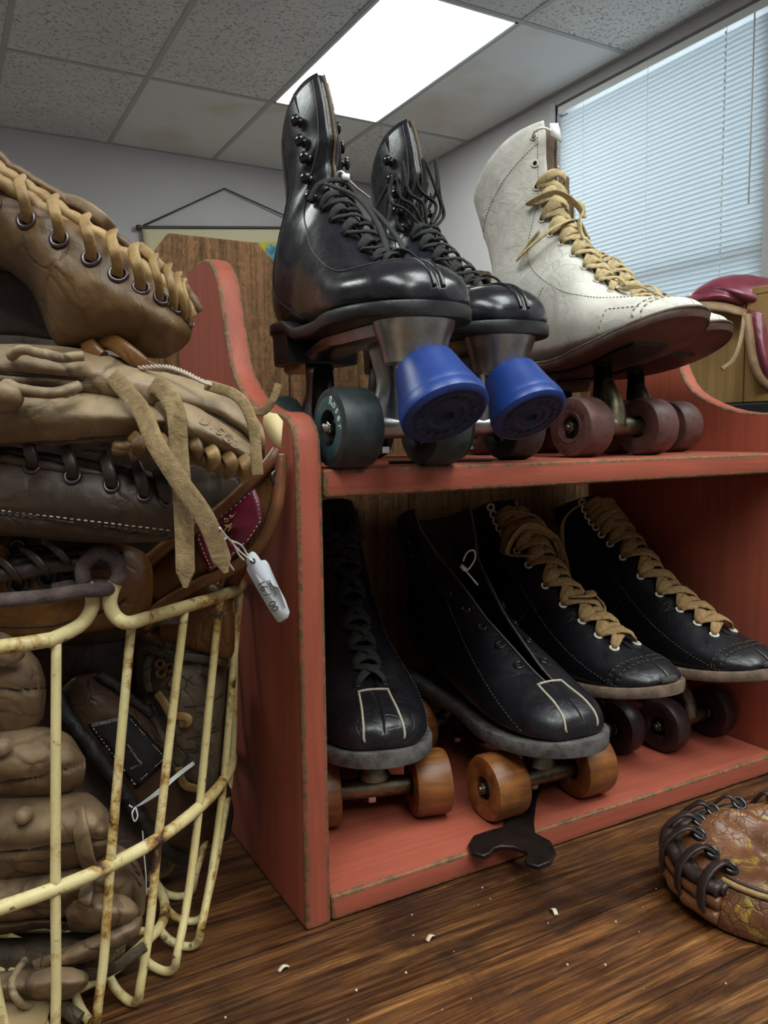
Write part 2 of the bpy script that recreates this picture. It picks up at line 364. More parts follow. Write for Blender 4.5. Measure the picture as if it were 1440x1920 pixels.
while z > -(WZ1-WZ0)+.03:
    R = []
    for k in range(5):
        u = (k-2)/2*.0125; c = .0022*(1-(u/.0125)**2)
        R.append([Vector((u*cos(tilt)+c*sin(tilt), yy, z-u*sin(tilt)+c*cos(tilt))) for yy in (-hl, hl)])
    s_.grid(R); z -= .0205
s_.build('slats', ts.mat, bl)
MB().box((-.016, -hl, -.045), (.016, hl, -.012)).build('head_rail', M['white_plastic'], bl, smooth=False, bevel=.002)
for yy in (-.40, .0, .40):
    MB().sweep([(-.014, yy, -.04), (-.014, yy, -(WZ1-WZ0)+.04)], .0009, n=6).build('ladder_cord', M['white_plastic'], bl)
c_ = MB()
zz = -.06
while zz > -1.25: c_.lathe([(0, 0), (.003, .003), (.0035, .008), (.003, .013), (0, .016)], 8, Matrix.Translation((-.02, -.40, zz-.016))); zz -= .026
c_.build('bead_chain', M['white_plastic'], bl)
MB().sweep([(-.022, -hl+.05, -.05), (-.024, -hl+.05, -.75)], .003, n=6).build('tilt_wand', M['white_plastic'], bl)
# side casing of window
struct(MB().box((XR-.004, WY1, WZ0), (XR+.012, WY1+.045, WZ1+.02)), 'trim_2', plain('window_casing', (.5, .5, .52, 1), .6), bevel=.003)

# wall hanging on the back wall: tilted rod, cord and painted cloth
hg = empty('wall_hanging', (1.44, YB-.03, 1.62), 0, 'cream cloth wall hanging with yellow and blue painting, dark cord above, on back wall', 'wall hanging')
hg.rotation_euler = (0, radians(-6), 0)
HW = .54
MB().lathe([(0, -HW-.03), (.014, -HW-.03), (.016, -HW-.01), (.010, -HW), (.010, HW), (.016, HW+.01), (.014, HW+.03), (0, HW+.03)], 16, Matrix.Rotation(pi/2, 4, 'Y')).build('rod', plain('dark_rod', (.04, .03, .025, 1), .5), hg)
MB().sweep([(-HW+.01, -.004, .01), (.0, .012, .235), (HW-.01, -.004, .01)], .005, n=6).build('cord', plain('dark_cord', (.06, .05, .045, 1), .9), hg)
tc_ = NT('painted_cloth'); co = tc_.coord(); n_ = tc_.noise(co, 9, 5, .6)
pict = tc_.ramp(n_, [(.36, (.05, .17, .28, 1)), (.45, (.12, .33, .42, 1)), (.5, (.55, .48, .04, 1)), (.62, (.62, .56, .03, 1)), (.72, (.25, .33, .04, 1))])
sep = tc_.new('ShaderNodeSeparateXYZ'); tc_.link(co, sep.inputs[0])
m1 = tc_.math('MULTIPLY', tc_.math('LESS_THAN', sep.outputs[2], -.085), tc_.math('GREATER_THAN', sep.outputs[2], -.46))
m2 = tc_.math('MULTIPLY', tc_.math('LESS_THAN', sep.outputs[0], HW-.08), tc_.math('GREATER_THAN', sep.outputs[0], -HW+.08))
tc_.set(tc_.mix(tc_.math('MULTIPLY', m1, m2), (.60, .54, .36, 1), pict), .85, 0)
R = [[Vector((-HW+2*HW*i/30, .006*sin(i*.9)*(j/20), -.6*j/20)) for i in range(31)] for j in range(21)]
MB().grid(R).build('cloth', tc_.mat, hg, thick=.003)

# ------------------------------------------------------------------ table
def tablemat():
    t = NT('oak_table_top'); tc = t.new('ShaderNodeTexCoord'); co = tc.outputs['Object']
    mp = t.new('ShaderNodeMapping'); mp.inputs['Scale'].default_value = (5, 75, 30); t.link(co, mp.inputs[0]); 
    n = t.noise(mp.outputs[0], 1.0, 10, .72, 1.4)
    mp2 = t.new('ShaderNodeMapping'); mp2.inputs['Scale'].default_value = (14, 420, 30); t.link(co, mp2.inputs[0]); fine = t.noise(mp2.outputs[0], 1.0, 6, .65, .3)
    br = t.new('ShaderNodeTexBrick'); br.offset = .37; br.inputs['Scale'].default_value = 1; br.inputs['Brick Width'].default_value = 2.4; br.inputs['Row Height'].default_value = .085
    br.inputs['Mortar Size'].default_value = .0009; br.inputs['Mortar Smooth'].default_value = .3; br.inputs['Color1'].default_value = (.62, .62, .62, 1); br.inputs['Color2'].default_value = (1.1, 1.1, 1.1, 1); br.inputs['Mortar'].default_value = (.25, .25, .25, 1)
    mo = t.new('ShaderNodeMapping'); mo.inputs['Location'].default_value = (.3, .004, 0); t.link(co, mo.inputs[0]); t.link(mo.outputs[0], br.inputs['Vector'])
    base = t.ramp(n, [(.30, (.020, .007, .003, 1)), (.44, (.075, .026, .009, 1)), (.54, (.17, .066, .020, 1)), (.68, (.36, .17, .055, 1))])
    base = t.mix(.7, base, t.ramp(fine, [(.38, (.25, .25, .25, 1)), (.58, (1.15, 1.15, 1.15, 1))]), 'MULTIPLY')
    blot = t.noise(co, 9, 6, .7, .6); base = t.mix(t.ramp(blot, [(.50, 0.), (.68, .70)]), base, (.016, .007, .005, 1))
    base = t.mix(1., base, br.outputs['Color'], 'MULTIPLY')
    t.set(base, t.ramp(t.noise(co, 30, 5), [(.3, .34), (.7, .52)]), 0)
    t.bump(fine, .28, .0007); return t.mat
tb = empty('wooden_table', (-.12, 0, 0), 0, 'large dark brown oak table carrying the red shelf and the wire basket', 'table')
MB().box((-.9, -.62, -.04), (.86, .75, 0)).build('tabletop', tablemat(), tb, smooth=False, bevel=.006)
wleg = wood('table_leg_wood', (.03, .012, .006, 1), (.07, .03, .012, 1), (.12, .05, .02, 1), 'Z')
for x, y in ((-.82, -.54), (.78, -.54), (-.82, .67), (.78, .67)):
    MB().box((x-.04, y-.04, FLOOR), (x+.04, y+.04, -.04)).build('leg', wleg, tb, smooth=False, bevel=.005)
MB().box((-.82, -.54, -.13), (.78, -.515, -.04)).box((-.82, .645, -.13), (.78, .67, -.04)).build('apron', wleg, tb, smooth=False)
cr = []
for i in range(46):
    x, y = random.uniform(-.12, .45), random.uniform(-.2, .02)
    if y > -.012 and x > -.03: y = -.03-.1*random.random()
    cr.append((x, y))
mbc = MB()
for x, y in cr:
    r = random.uniform(.0004, .0011); mbc.lathe([(0, 0), (r, 0), (r*.8, r), (0, r*1.2)], 5, Matrix.Translation((x, y, 0)))
tag(mbc.build('sawdust', plain('dust', (.5, .45, .38, 1), .9)), 'pale specks of dust scattered on the dark table top', 'dust', kind='stuff')
for q, (x, y, a) in enumerate(((.052, -.052, .4), (.148, -.072, 1.3), (-.05, -.03, .2))):
    lab = ('pale curled wood chip on the table just in front of the red shelf corner', 'pale upright wood chip on the table below the shelf, beyond the chip at the corner', 'pale flake on the table between basket and shelf')[q]
    tag(MB().sweep(spl([(x-.004*cos(a), y-.004*sin(a), .0012), (x, y, .0032), (x+.004*cos(a), y+.004*sin(a), .0014)], 8), .0018, .0004, N=Vector((0, 0, 1)), n=6).build('wood_chip', plain('pale_chip', (.55, .47, .36, 1), .8)), lab, 'wood chip')

# ------------------------------------------------------------------ red shelf unit
H1 = .3117; TH = .02; LX = .514; YD = .285
sh = empty('red_shelf', (0, 0, 0), 0, 'salmon red painted wooden shelf unit with curved side panels holding the roller skates', 'shelf')
prof = [(0, 0), (0, .33), (.0015, .352), (.006, .362), (.014, .3685), (.027, .372), (.045, .3725), (.060, .3745), (.078, .379), (.095, .3855), (.110, .394), (.122, .404), (.130, .415), (.137, .430), (.143, .446), (.149, .464), (.156, .482), (.165, .494), (.178, .504), (.192, .508), (.215, .509), (.250, .505), (YD, .498), (YD, 0)]
for x0 in (-TH, LX):
    Mx = Matrix(((0, 0, 1, 0), (1, 0, 0, 0), (0, 1, 0, 0), (0, 0, 0, 1)))
    pf = prof if x0 < 0 else [(y, z if z < .385 else .385+(z-.385)*.80) for y, z in prof]
    o = MB().prism(pf, x0, x0+TH, Mx).build('side_panel', [M['red']['Z'], M['red_edge']], sh, bmat=.0032)
MB().box((.0008, .001, .0005), (LX-.0008, YD-.002, TH)).build('bottom_board', [M['red']['X'], M['red_edge']], sh, bmat=.0030)
MB().box((.0008, 0, H1), (LX-.0008, YD-.002, H1+TH)).build('top_board', [M['red']['X'], M['red_edge']], sh, bmat=.0030)
# rough picket boards standing behind the shelf
def roughmat():
    t = NT('rough_sawn_wood'); co = t.coord((150, 150, 65)); n = t.noise(co, 1., 8, .8, 1.5); co3 = t.coord((3, 3, 240)); hz = t.noise(co3, 1.5, 4, .6, .3); co2 = t.coord((130, 130, 3)); v = t.noise(co2, 1, 4, .6)
    h = t.math('ADD', t.math('MULTIPLY', n, .75), t.math('ADD', t.math('MULTIPLY', hz, .12), t.math('MULTIPLY', v, .62)))
    t.set(t.ramp(h, [(.56, (.10, .045, .013, 1)), (.70, (.26, .13, .042, 1)), (.85, (.50, .25, .11, 1))]), .85, 0); t.bump(h, 1., .010); return t.mat
rm = roughmat()
smoothpine = wood('pine_board', (.16, .09, .03, 1), (.26, .16, .06, 1), (.36, .24, .10, 1), 'Z', 1, .5, .3)
PX = .149
names = ['tan rough-sawn picket board with clipped corners behind the tall left side of the red shelf', 'rough-sawn picket board hidden behind the first black skate', 'rough-sawn picket board standing behind the gap between black and white skates', 'picket board hidden behind the white skate boots', 'tan picket board with clipped corner beside the pink leather saddle']
for k in range(5):
    x0 = -.042+PX*k+(.010 if k == 4 else 0); w = .147; c = .031; zt = .555-.002*k
    o = MB().prism([(0, 0), (w, 0), (w, zt-c), (w-c, zt), (c*.75, zt), (0, zt-c)], 0, .016, Matrix(((1, 0, 0, x0), (0, 0, 1, .308), (0, 1, 0, .0), (0, 0, 0, 1)))).build('picket_board', rm if k != 1 else rm, smooth=False, bevel=.0012)
    tag(o, names[k], 'wooden board', 'picket boards behind the red shelf')
# ------------------------------------------------------------------ roller skates
# a boot is lofted through stations (B = bottom or back point, T = top or front point, half width, 0 foot .. 1 shaft)
# local frame of a skate: toe towards -Y, y = -h, ground z = 0
def text_mesh(s, size, depth=.0003):
    cu = bpy.data.curves.new('writing', 'FONT'); cu.body = s; cu.size = size; cu.extrude = depth; cu.align_x = 'CENTER'; cu.align_y = 'CENTER'
    cu.resolution_u = 3
    o = bpy.data.objects.new('writing', cu); COL.objects.link(o); bpy.context.view_layer.update()
    me = bpy.data.meshes.new_from_object(o.evaluated_get(bpy.context.evaluated_depsgraph_get())); bpy.data.objects.remove(o)
    return me
def add_text(mb, s, size, Mx, depth=.0003):
    me = text_mesh(s, size, depth)
    mb.add([Mx @ v.co for v in me.vertices], [tuple(p.vertices) for p in me.polygons]); bpy.data.meshes.remove(me)
class Boot:
    def __init__(s, st, nr=84, m=72, vc=.30, point=2.2, bulge=0., zscale=1, crease=0, seed=0, flare=0, lean=None):
        s.st = st; s.nr = nr; s.m = m; s.vc = vc; s.bulge = bulge; s.crease = crease; s.seed = seed; s.flare = flare; s.point = point
        s.B = [Vector((0, -b[0], b[1])) for b, t, w, sh in st]; s.T = [Vector((0, -t[0], t[1])) for b, t, w, sh in st]
        s.Wd = [w for b, t, w, sh in st]; s.S = [sh for b, t, w, sh in st]
    def P(s, t, th):        # th: -pi/2 back/bottom .. pi/2 front/top
        B, T, w, sh = cr1(s.B, t), cr1(s.T, t), max(.001, cr1(s.Wd, t)), min(1, max(0, cr1(s.S, t)))
        c, q = cos(th), sin(th)
        nl = lerp(3.6, 2.3, sh); nu = lerp(2.1, s.point, min(1, sh*1.7)); vc = lerp(s.vc, .48, sh)
        n = nl if q < 0 else nu
        cx = math.copysign(abs(c)**(2/n), c); sq = abs(q)**(2/n)
        v = vc-vc*sq if q < 0 else vc+(1-vc)*sq
        if sh > .5 and s.flare: w = w*(1+s.flare*v*v*(sh-.5)*2)
        p = lerp(B, T, v)+Vector((cx*w, 0, 0))
        if s.bulge and t > .86: p.z += s.bulge*sin(pi*min(1, max(0, v)))*((t-.86)/.14)**1.5
        if s.crease:
            k = noise.noise(p*38+Vector((s.seed, 0, 0)))*.6+noise.noise(p*85+Vector((0, s.seed, 0)))*.35
            amp = s.crease*(.35+.65*sst(.30, .55, t))*(1-.5*(t > .9))
            d = (p-lerp(B, T, .5)); d = d.normalized() if d.length > 1e-5 else Vector()
            p += d*k*amp
        return p
    def N(s, t, th):
        e = 1e-3; a = s.P(min(1, t+e), th)-s.P(max(0, t-e), th); b = s.P(t, th+e*4)-s.P(t, th-e*4)
        n = b.cross(a)
        if n.length < 1e-12: return Vector((0, 0, 1))
        n.normalize(); c = lerp(cr1(s.B, t), cr1(s.T, t), .4)
        return n if n.dot(s.P(t, th)-c) > 0 else -n
    def th_at(s, t, x):     # angle on the upper half where |x| is x
        lo, hi = .15, pi/2; sg = 1 if x >= 0 else -1; x = abs(x)
        for _ in range(24):
            md = (lo+hi)/2
            if s.P(t, md).x > x: lo = md
            else: hi = md
        th = (lo+hi)/2; return th if sg > 0 else pi-th
    def surf(s, t, x, off=0.):
        th = s.th_at(t, x); return s.P(t, th)+s.N(t, th)*off
def make_boot(root, st, t0, gap, mats, Lace, eyelets, sole, **k):
    """st stations; t0 where the throat opens; gap(t) half width of the opening"""
    b = Boot(st, **{q: v for q, v in k.items() if q in ('vc', 'bulge', 'crease', 'seed', 'flare', 'point')})
    nr, m = 96, 80; up = MB(); R = []
    ts = [(i/nr)**1.12 for i in range(nr+1)]
    for i, t in enumerate(ts):
        g = gap(t) if t > t0 else .0002
        tr = b.th_at(t, g); ring = []
        for j in range(m+1):    # from right lip round the back to the left lip
            u = j/m; th = tr-(2*tr+pi-2*tr+0)*0
            th = tr - u*(2*pi-(pi-2*tr)) if False else tr-u*(pi+2*tr)
            ring.append(b.P(t, th))
        R.append(ring)
    up.grid(R); up.cap(R[0], flip=True)
    upper = up.build('boot_upper', [mats['upper'], mats['lining']], root, thick=k.get('thick', .0026), toff=-1)
    # tongue under the opening
    tg = MB(); R = []
    t1 = k.get('tongue_top', 1.0)
    for i in range(40):
        t = lerp(t0-.02, min(1, t1), i/39); g = gap(max(t, t0))+.010; tw = k.get('tongue_w', None)
        if tw: g = min(g, tw)
        row = []
        sink = k.get('tongue_sink', .0045)
        for j in range(17):
            x = g*(j/8-1); th = b.th_at(t, x); row.append(b.P(t, th)-b.N(t, pi/2)*sink*(1+.0*abs(x)))
        R.append(row)
    if k.get('tongue_ext', 0):
        d = (Vector(R[-1][8])-Vector(R[-4][8])).normalized(); e = k['tongue_ext']; fwd = k.get('tongue_fwd', 0.)
        base = R[-1]; c0 = Vector(base[8])
        for q in range(1, 9):
            f = q/8; wv = (1-.10*f) if f < .9 else .72
            R.append([c0+(Vector(p)-c0)*wv+d*e*f+Vector((0, -fwd*f*f, 0)) for p in base])
    tg.grid(R); tg.build('tongue', mats['tongue'], root, thick=.0022, toff=0)
    # sole
    z0 = sole['z']; L = sole['L']; th_ = sole['t']; sp = MB(); edge = sole.get('edge', .0045)
    n = 60; hs = [sole.get('start', 0)+(L-sole.get('start', 0))*(1-cos(pi*i/n))/2 for i in range(n+1)]
    wfun = sole['w']; rows = {}
    loops = []
    for dz, sh in ((th_, -.0025), (th_, .0), (th_-.0012, .0012), (.0012, .0012), (0, .0), (0, -.004)):
        ring = []
        for sgn, seq in ((1, hs), (-1, hs[::-1])):
            for h in seq: ring.append(Vector((sgn*max(.0005, wfun(h)+sh if wfun(h) > .004 else wfun(h)), -h, z0(h)+dz)))
        loops.append(ring)
    sp.grid(loops, close_v=True)
    def fill(ring, flip):
        k2 = len(ring)//2
        vs = []; fs = []
        for i in range(k2): vs += [ring[i], ring[len(ring)-1-i]]
        for i in range(k2-1): fs.append((2*i, 2*i+1, 2*i+3, 2*i+2) if flip else (2*i, 2*i+2, 2*i+3, 2*i+1))
        sp.add(vs, fs)
    fill(loops[0], False); fill(loops[-1], True)
    so = sp.build('sole', mats['sole'], root, ang=50)
    if sole.get('welt'):
        ring = [Vector((p.x*1.0, p.y, p.z+.0002)) for p in loops[1]][1:-1]
        MB().sweep(ring, .0014, n=6).build('welt', sole['welt'], root)
    # eyelets or hooks, lace points
    pts = []
    for q, (t, kind) in enumerate(eyelets):
        for sgn in (-1, 1):
            xo = sgn*(gap(t)+k.get('eye_off', .0075)); th = b.th_at(t, xo); p = b.P(t, th); nn = b.N(t, th); pts.append((q, sgn, t, xo, p, nn))
            if kind == 'hook':
                o = MB(); qv = nn.to_track_quat('Z', 'Y'); Mx = Matrix.Translation(p) @ qv.to_matrix().to_4x4()
                o.lathe([(0, 0), (.0040, 0), (.0042, .0008), (.0022, .0014), (.0018, .0030), (.0046, .0034), (.0052, .0046), (.0045, .0060), (.0025, .0070), (0, .0073)], 20, Mx)
                o.build('lace_hook', mats['hook'], root)
            elif kind:
                o = MB().torus(p+nn*.0006, nn, .0030 if kind == 'eye' else .0038, .0009 if kind == 'eye' else .0013, 18, 6)
                ob = o.build('eyelet', mats['eyelet'], root)
                h_ = MB(); qv = nn.to_track_quat('Z', 'Y'); Mx = Matrix.Translation(p+nn*.0003) @ qv.to_matrix().to_4x4()
                h_.lathe([(0, 0), (.0028 if kind == 'eye' else .0034, 0)], 14, Mx); h_.build('hole', M['hole'], ob)
    if Lace: Lace(root, b, gap, mats, pts)
    return b
M['hole'] = plain('dark_hole', (.004, .004, .004, 1), .9)
def seam(root, b, path, mat, r=.0005, off=.0004, name='stitching', n=40, dash=0):
    """path: list of (t, th) control points on the boot surface"""
    P = spl([(a, c, 0) for a, c in path], n); pts = [b.P(p.x, p.y)+b.N(p.x, p.y)*off for p in P]; mb = MB()
    if dash:
        i = 0
        tot = [pts[0]]
        for p in pts[1:]:
            while (p-tot[-1]).length > dash: tot.append(tot[-1]+(p-tot[-1]).normalized()*dash)
        for a, c in zip(tot[::2], tot[1::2]): mb.sweep([a, lerp(a, c, .5)+Vector((0, 0, .0001)), c], r, n=5)
    else: mb.sweep(pts, r, n=5)
    return mb.build(name, mat, root)

# undercarriage -------------------------------------------------------------
def wheel_prof(r, w, hub=.0105, rec=.006, rnd=.003):
    h = w/2
    return [(.0035, h-rec-.001), (hub-.002, h-rec-.001), (hub, h-rec), (hub, h-.001), (hub+.0012, h), (r-rnd*1.8, h), (r-rnd*.5, h-rnd*.35), (r, h-rnd*1.6),
            (r, -h+rnd*1.6), (r-rnd*.5, -h+rnd*.35), (r-rnd*1.8, -h), (hub+.0012, -h), (hub, -h+.001), (hub, -h+rec), (hub-.002, -h+rec+.001), (.0035, -h+rec+.001)]
def wheel(root, x, y, r, w, mat, hubmat, nutmat, hub=.0105, style='plain', rim=None):
    c = Vector((x, y, r)); Mx = Matrix.Translation(c) @ Matrix.Rotation(pi/2, 4, 'Y')
    o = MB().lathe(wheel_prof(r, w, hub), 48, Mx).build('wheel', mat, root, ang=40)
    sg = 1 if x > 0 else -1
    br = MB()
    for s_ in (1, -1):
        q = Mx @ Matrix.Translation((0, 0, s_*(w/2-.0055)))
        br.lathe([(.004, s_*.0008), (.0055, s_*.0014), (.0060, 0), (.0088, 0), (.0092, s_*.0012), (.0102, s_*.0012), (.0104, -s_*.001)], 28, q)
    br.build('bearing', hubmat, o)
    q = Mx @ Matrix.Translation((0, 0, sg*(w/2-.0045)))
    hexp = [(.0052*cos(a*pi/3), .0052*sin(a*pi/3)) for a in range(6)]
    nb = MB().prism(hexp, 0 if sg > 0 else -.0055, .0055 if sg > 0 else 0, q); nb.lathe([(0, sg*.0085), (.0022, sg*.008), (.0026, sg*.005)], 12, q)
    nb.build('axle_nut', nutmat, o, smooth=False, bevel=.0005)
    return o
def truck(root, y, r, track, mat, ztop, lean, style='arch'):
    """axle housing, yoke rising to the plate, cushion and kingpin; lean = y shift of the top"""
    t = MB(); ax = track/2
    t.sweep([(-ax, y, r), (ax, y, r)], .0032, n=12)
    t.sweep([(-ax*.62, y, r), (-ax*.5, y, r), (-ax*.2, y, r+.001), (ax*.2, y, r+.001), (ax*.5, y, r), (ax*.62, y, r)], lambda u: .0058+.0035*(1-abs(2*u-1)**1.5), n=14)
    for s_ in (-1, 1): t.torus((s_*ax*.60, y, r), (1, 0, 0), .0062, .0014, 18, 6)
    top = Vector((0, y+lean, ztop-.004))
    if style == 'arch':
        t.sweep(spl([(0, y, r+.001), (0, y+lean*.25, lerp(r, ztop, .45)), top], 12), lambda u: lerp(.020, .010, min(1, u*1.7)) if u < .6 else lerp(.010, .013, (u-.6)/.4), lambda u: lerp(.008, .010, u), N=Vector((0, 1, 0)), n=14)
    else:
        t.sweep(spl([(.0, y, r), (0, y+lean*.1, lerp(r, ztop, .35)), (0, y+lean*.8, lerp(r, ztop, .75)), top], 18), lambda u: lerp(.012, .0075, min(1, u*2)), lambda u: lerp(.010, .0075, min(1, u*2)), N=Vector((0, 1, 0)), n=14)
    o = t.build('truck', mat, root)
    y2 = y+(.016 if lean >= 0 else -.016); kb = MB()
    kb.lathe([(0, r-.014), (.0038, r-.014), (.0038, r-.009), (.0082, r-.008), (.0082, r-.005), (.0095, r-.003), (.0102, r+.003), (.009, r+.008), (.0095, r+.011), (.0105, r+.018), (.0085, ztop-.006), (0, ztop-.006)], 20, Matrix.Translation((0, y2, 0)))
    kb.build('cushion', M['dark_metal'], o)
    n_ = MB().prism([(.0065*cos(a*pi/3), .0065*sin(a*pi/3)) for a in range(6)], r-.019, r-.0135, Matrix.Translation((0, y2, 0)))
    n_.build('kingpin_nut', M['chrome'], o, smooth=False, bevel=.0005)
    return o

# ---- lacing styles
def lace_cross(width, th, mat, top=None, back=.014, lift=.004, idx=None, fat=False, name='lace', seed=1, side_loops=True):
    def f(root, b, gap, mats, pts):
        rnd = random.Random(seed); mb = MB()
        L = {q: (t, xo, p, n) for q, s_, t, xo, p, n in pts if s_ < 0}; Rr = {q: (t, xo, p, n) for q, s_, t, xo, p, n in pts if s_ > 0}
        qs = sorted(L) if idx is None else idx
        for a, c in zip(qs[:-1], qs[1:]):
            for A, Bq in ((L[a], Rr[c]), (Rr[a], L[c])):
                first = (A is L[a]); nn = (A[3]+Bq[3]).normalized()
                P = []; Ns = []
                for i in range(13):
                    u = i/12; t = lerp(A[0], Bq[0], u); x = lerp(A[1], Bq[1], u)
                    off = lift*(1.0 if first else 1.7)*(sin(pi*u)**.6 if 0 < u < 1 else 0)-.0008*(1 if u in (0, 1) else 0)
                    if fat: off += .0016*sin(2*pi*u*1.0)
                    p = b.surf(t, x, off) if abs(x) > gap(t) else lerp(b.surf(t, -gap(t)), b.surf(t, gap(t)), (x+gap(t))/(2*gap(t)+1e-9))+b.N(t, pi/2)*(off+.001)
                    P.append(p); tw = (rnd.random()-.5)*.25
                    Ns.append((b.N(t, b.th_at(t, x))+Vector((tw, tw, 0))).normalized())
                mb.sweep(P, lambda u: width*(.55+.45*sin(pi*u)**.5 if 0 < u < 1 else .45), th, N=Ns, n=8, sq=2.6)
            if fat and side_loops:     # bulging loops at each eyelet
                for Q in (L[c], Rr[c]):
                    s_ = 1 if Q[1] > 0 else -1; P = []; Ns = []
                    for i in range(9):
                        u = i/8; t = Q[0]+.010*u; x = Q[1]-s_*.0008-s_*back*u
                        P.append(Q[2]*0+b.surf(t, x, .0070*sin(pi*(u*.85+.02))+.0006)); Ns.append((b.N(t, b.th_at(t, x))+Vector((0, .2*s_, 0))).normalized())
                    mb.sweep(P, lambda u: width*(.75+.3*sin(pi*u)), th*1.3, N=Ns, n=8, sq=2.6)
        o = mb.build(name, mat, root); return o
    return f
def strand(root, P, hw, ht, mat, N=None, name='lace', n=None, taper=None):
    P = spl(P, n or max(12, len(P)*6)); return MB().sweep(P, hw, ht, N=N, n=8, sq=2.5).build(name, mat, root)

def foot_w(L, wheel_, ball, waist, heel, hm=.72):
    def w(h):
        u = h/L
        if u < 0 or u > 1: return .0005
        if u < .13: return heel*sqrt(max(0, 1-((.13-u)/.13)**2))
        if u < .42: return lerp(heel, waist, sst(.13, .42, u))
        if u < hm: return lerp(waist, ball, sst(.42, hm, u))
        k = (u-hm)/(1-hm); return ball*max(0, 1-k**2.6)**.5
    return w

# ---- kind 1: polished black boots on the top board -------------------------
ST_K = [((.262, .112), (.263, .120), .005, 0), ((.258, .109), (.2575, .130), .021, 0), ((.249, .108), (.2470, .1385), .032, 0), ((.236, .107), (.233, .1435), .040, 0), ((.214, .107), (.212, .146), .0455, 0),
        ((.187, .107), (.189, .149), .0465, 0), ((.157, .107), (.164, .162), .044, 0), ((.127, .107), (.142, .180), .039, .1), ((.097, .109), (.125, .196), .0345, .25), ((.062, .112), (.113, .210), .033, .4),
        ((.026, .114), (.107, .221), .0335, .55), ((.005, .118), (.1045, .229), .0335, .7), ((-.002, .136), (.1035, .236), .032, .8), ((.001, .160), (.102, .243), .028, .9), ((.009, .184), (.100, .251), .0245, 1),
        ((.014, .206), (.097, .260), .022, 1), ((.011, .222), (.093, .274), .020, 1), ((.005, .240), (.088, .292), .019, 1), ((-.002, .258), (.076, .316), .017, 1)]
ST_K = [(b, (t[0]-(.010 if 8 <= q <= 13 else (.006 if q in (7, 14) else 0)), t[1]), w, h) for q, (b, t, w, h) in enumerate(ST_K)]
ST_K = [((.008+.916*b[0], b[1]), (.008+.916*t[0], t[1]-.003*sst(.16, .21, t[0])), w*(1.02 if q < 7 else (1 if q < 9 else .90)), h) for q, (b, t, w, h) in enumerate(ST_K)]
def t_of_z(st, z):
    b = Boot(st); lo, hi = .4, 1.
    for _ in range(30):
        m = (lo+hi)/2
        if cr1(b.T, m).z < z: lo = m
        else: hi = m
    return lo
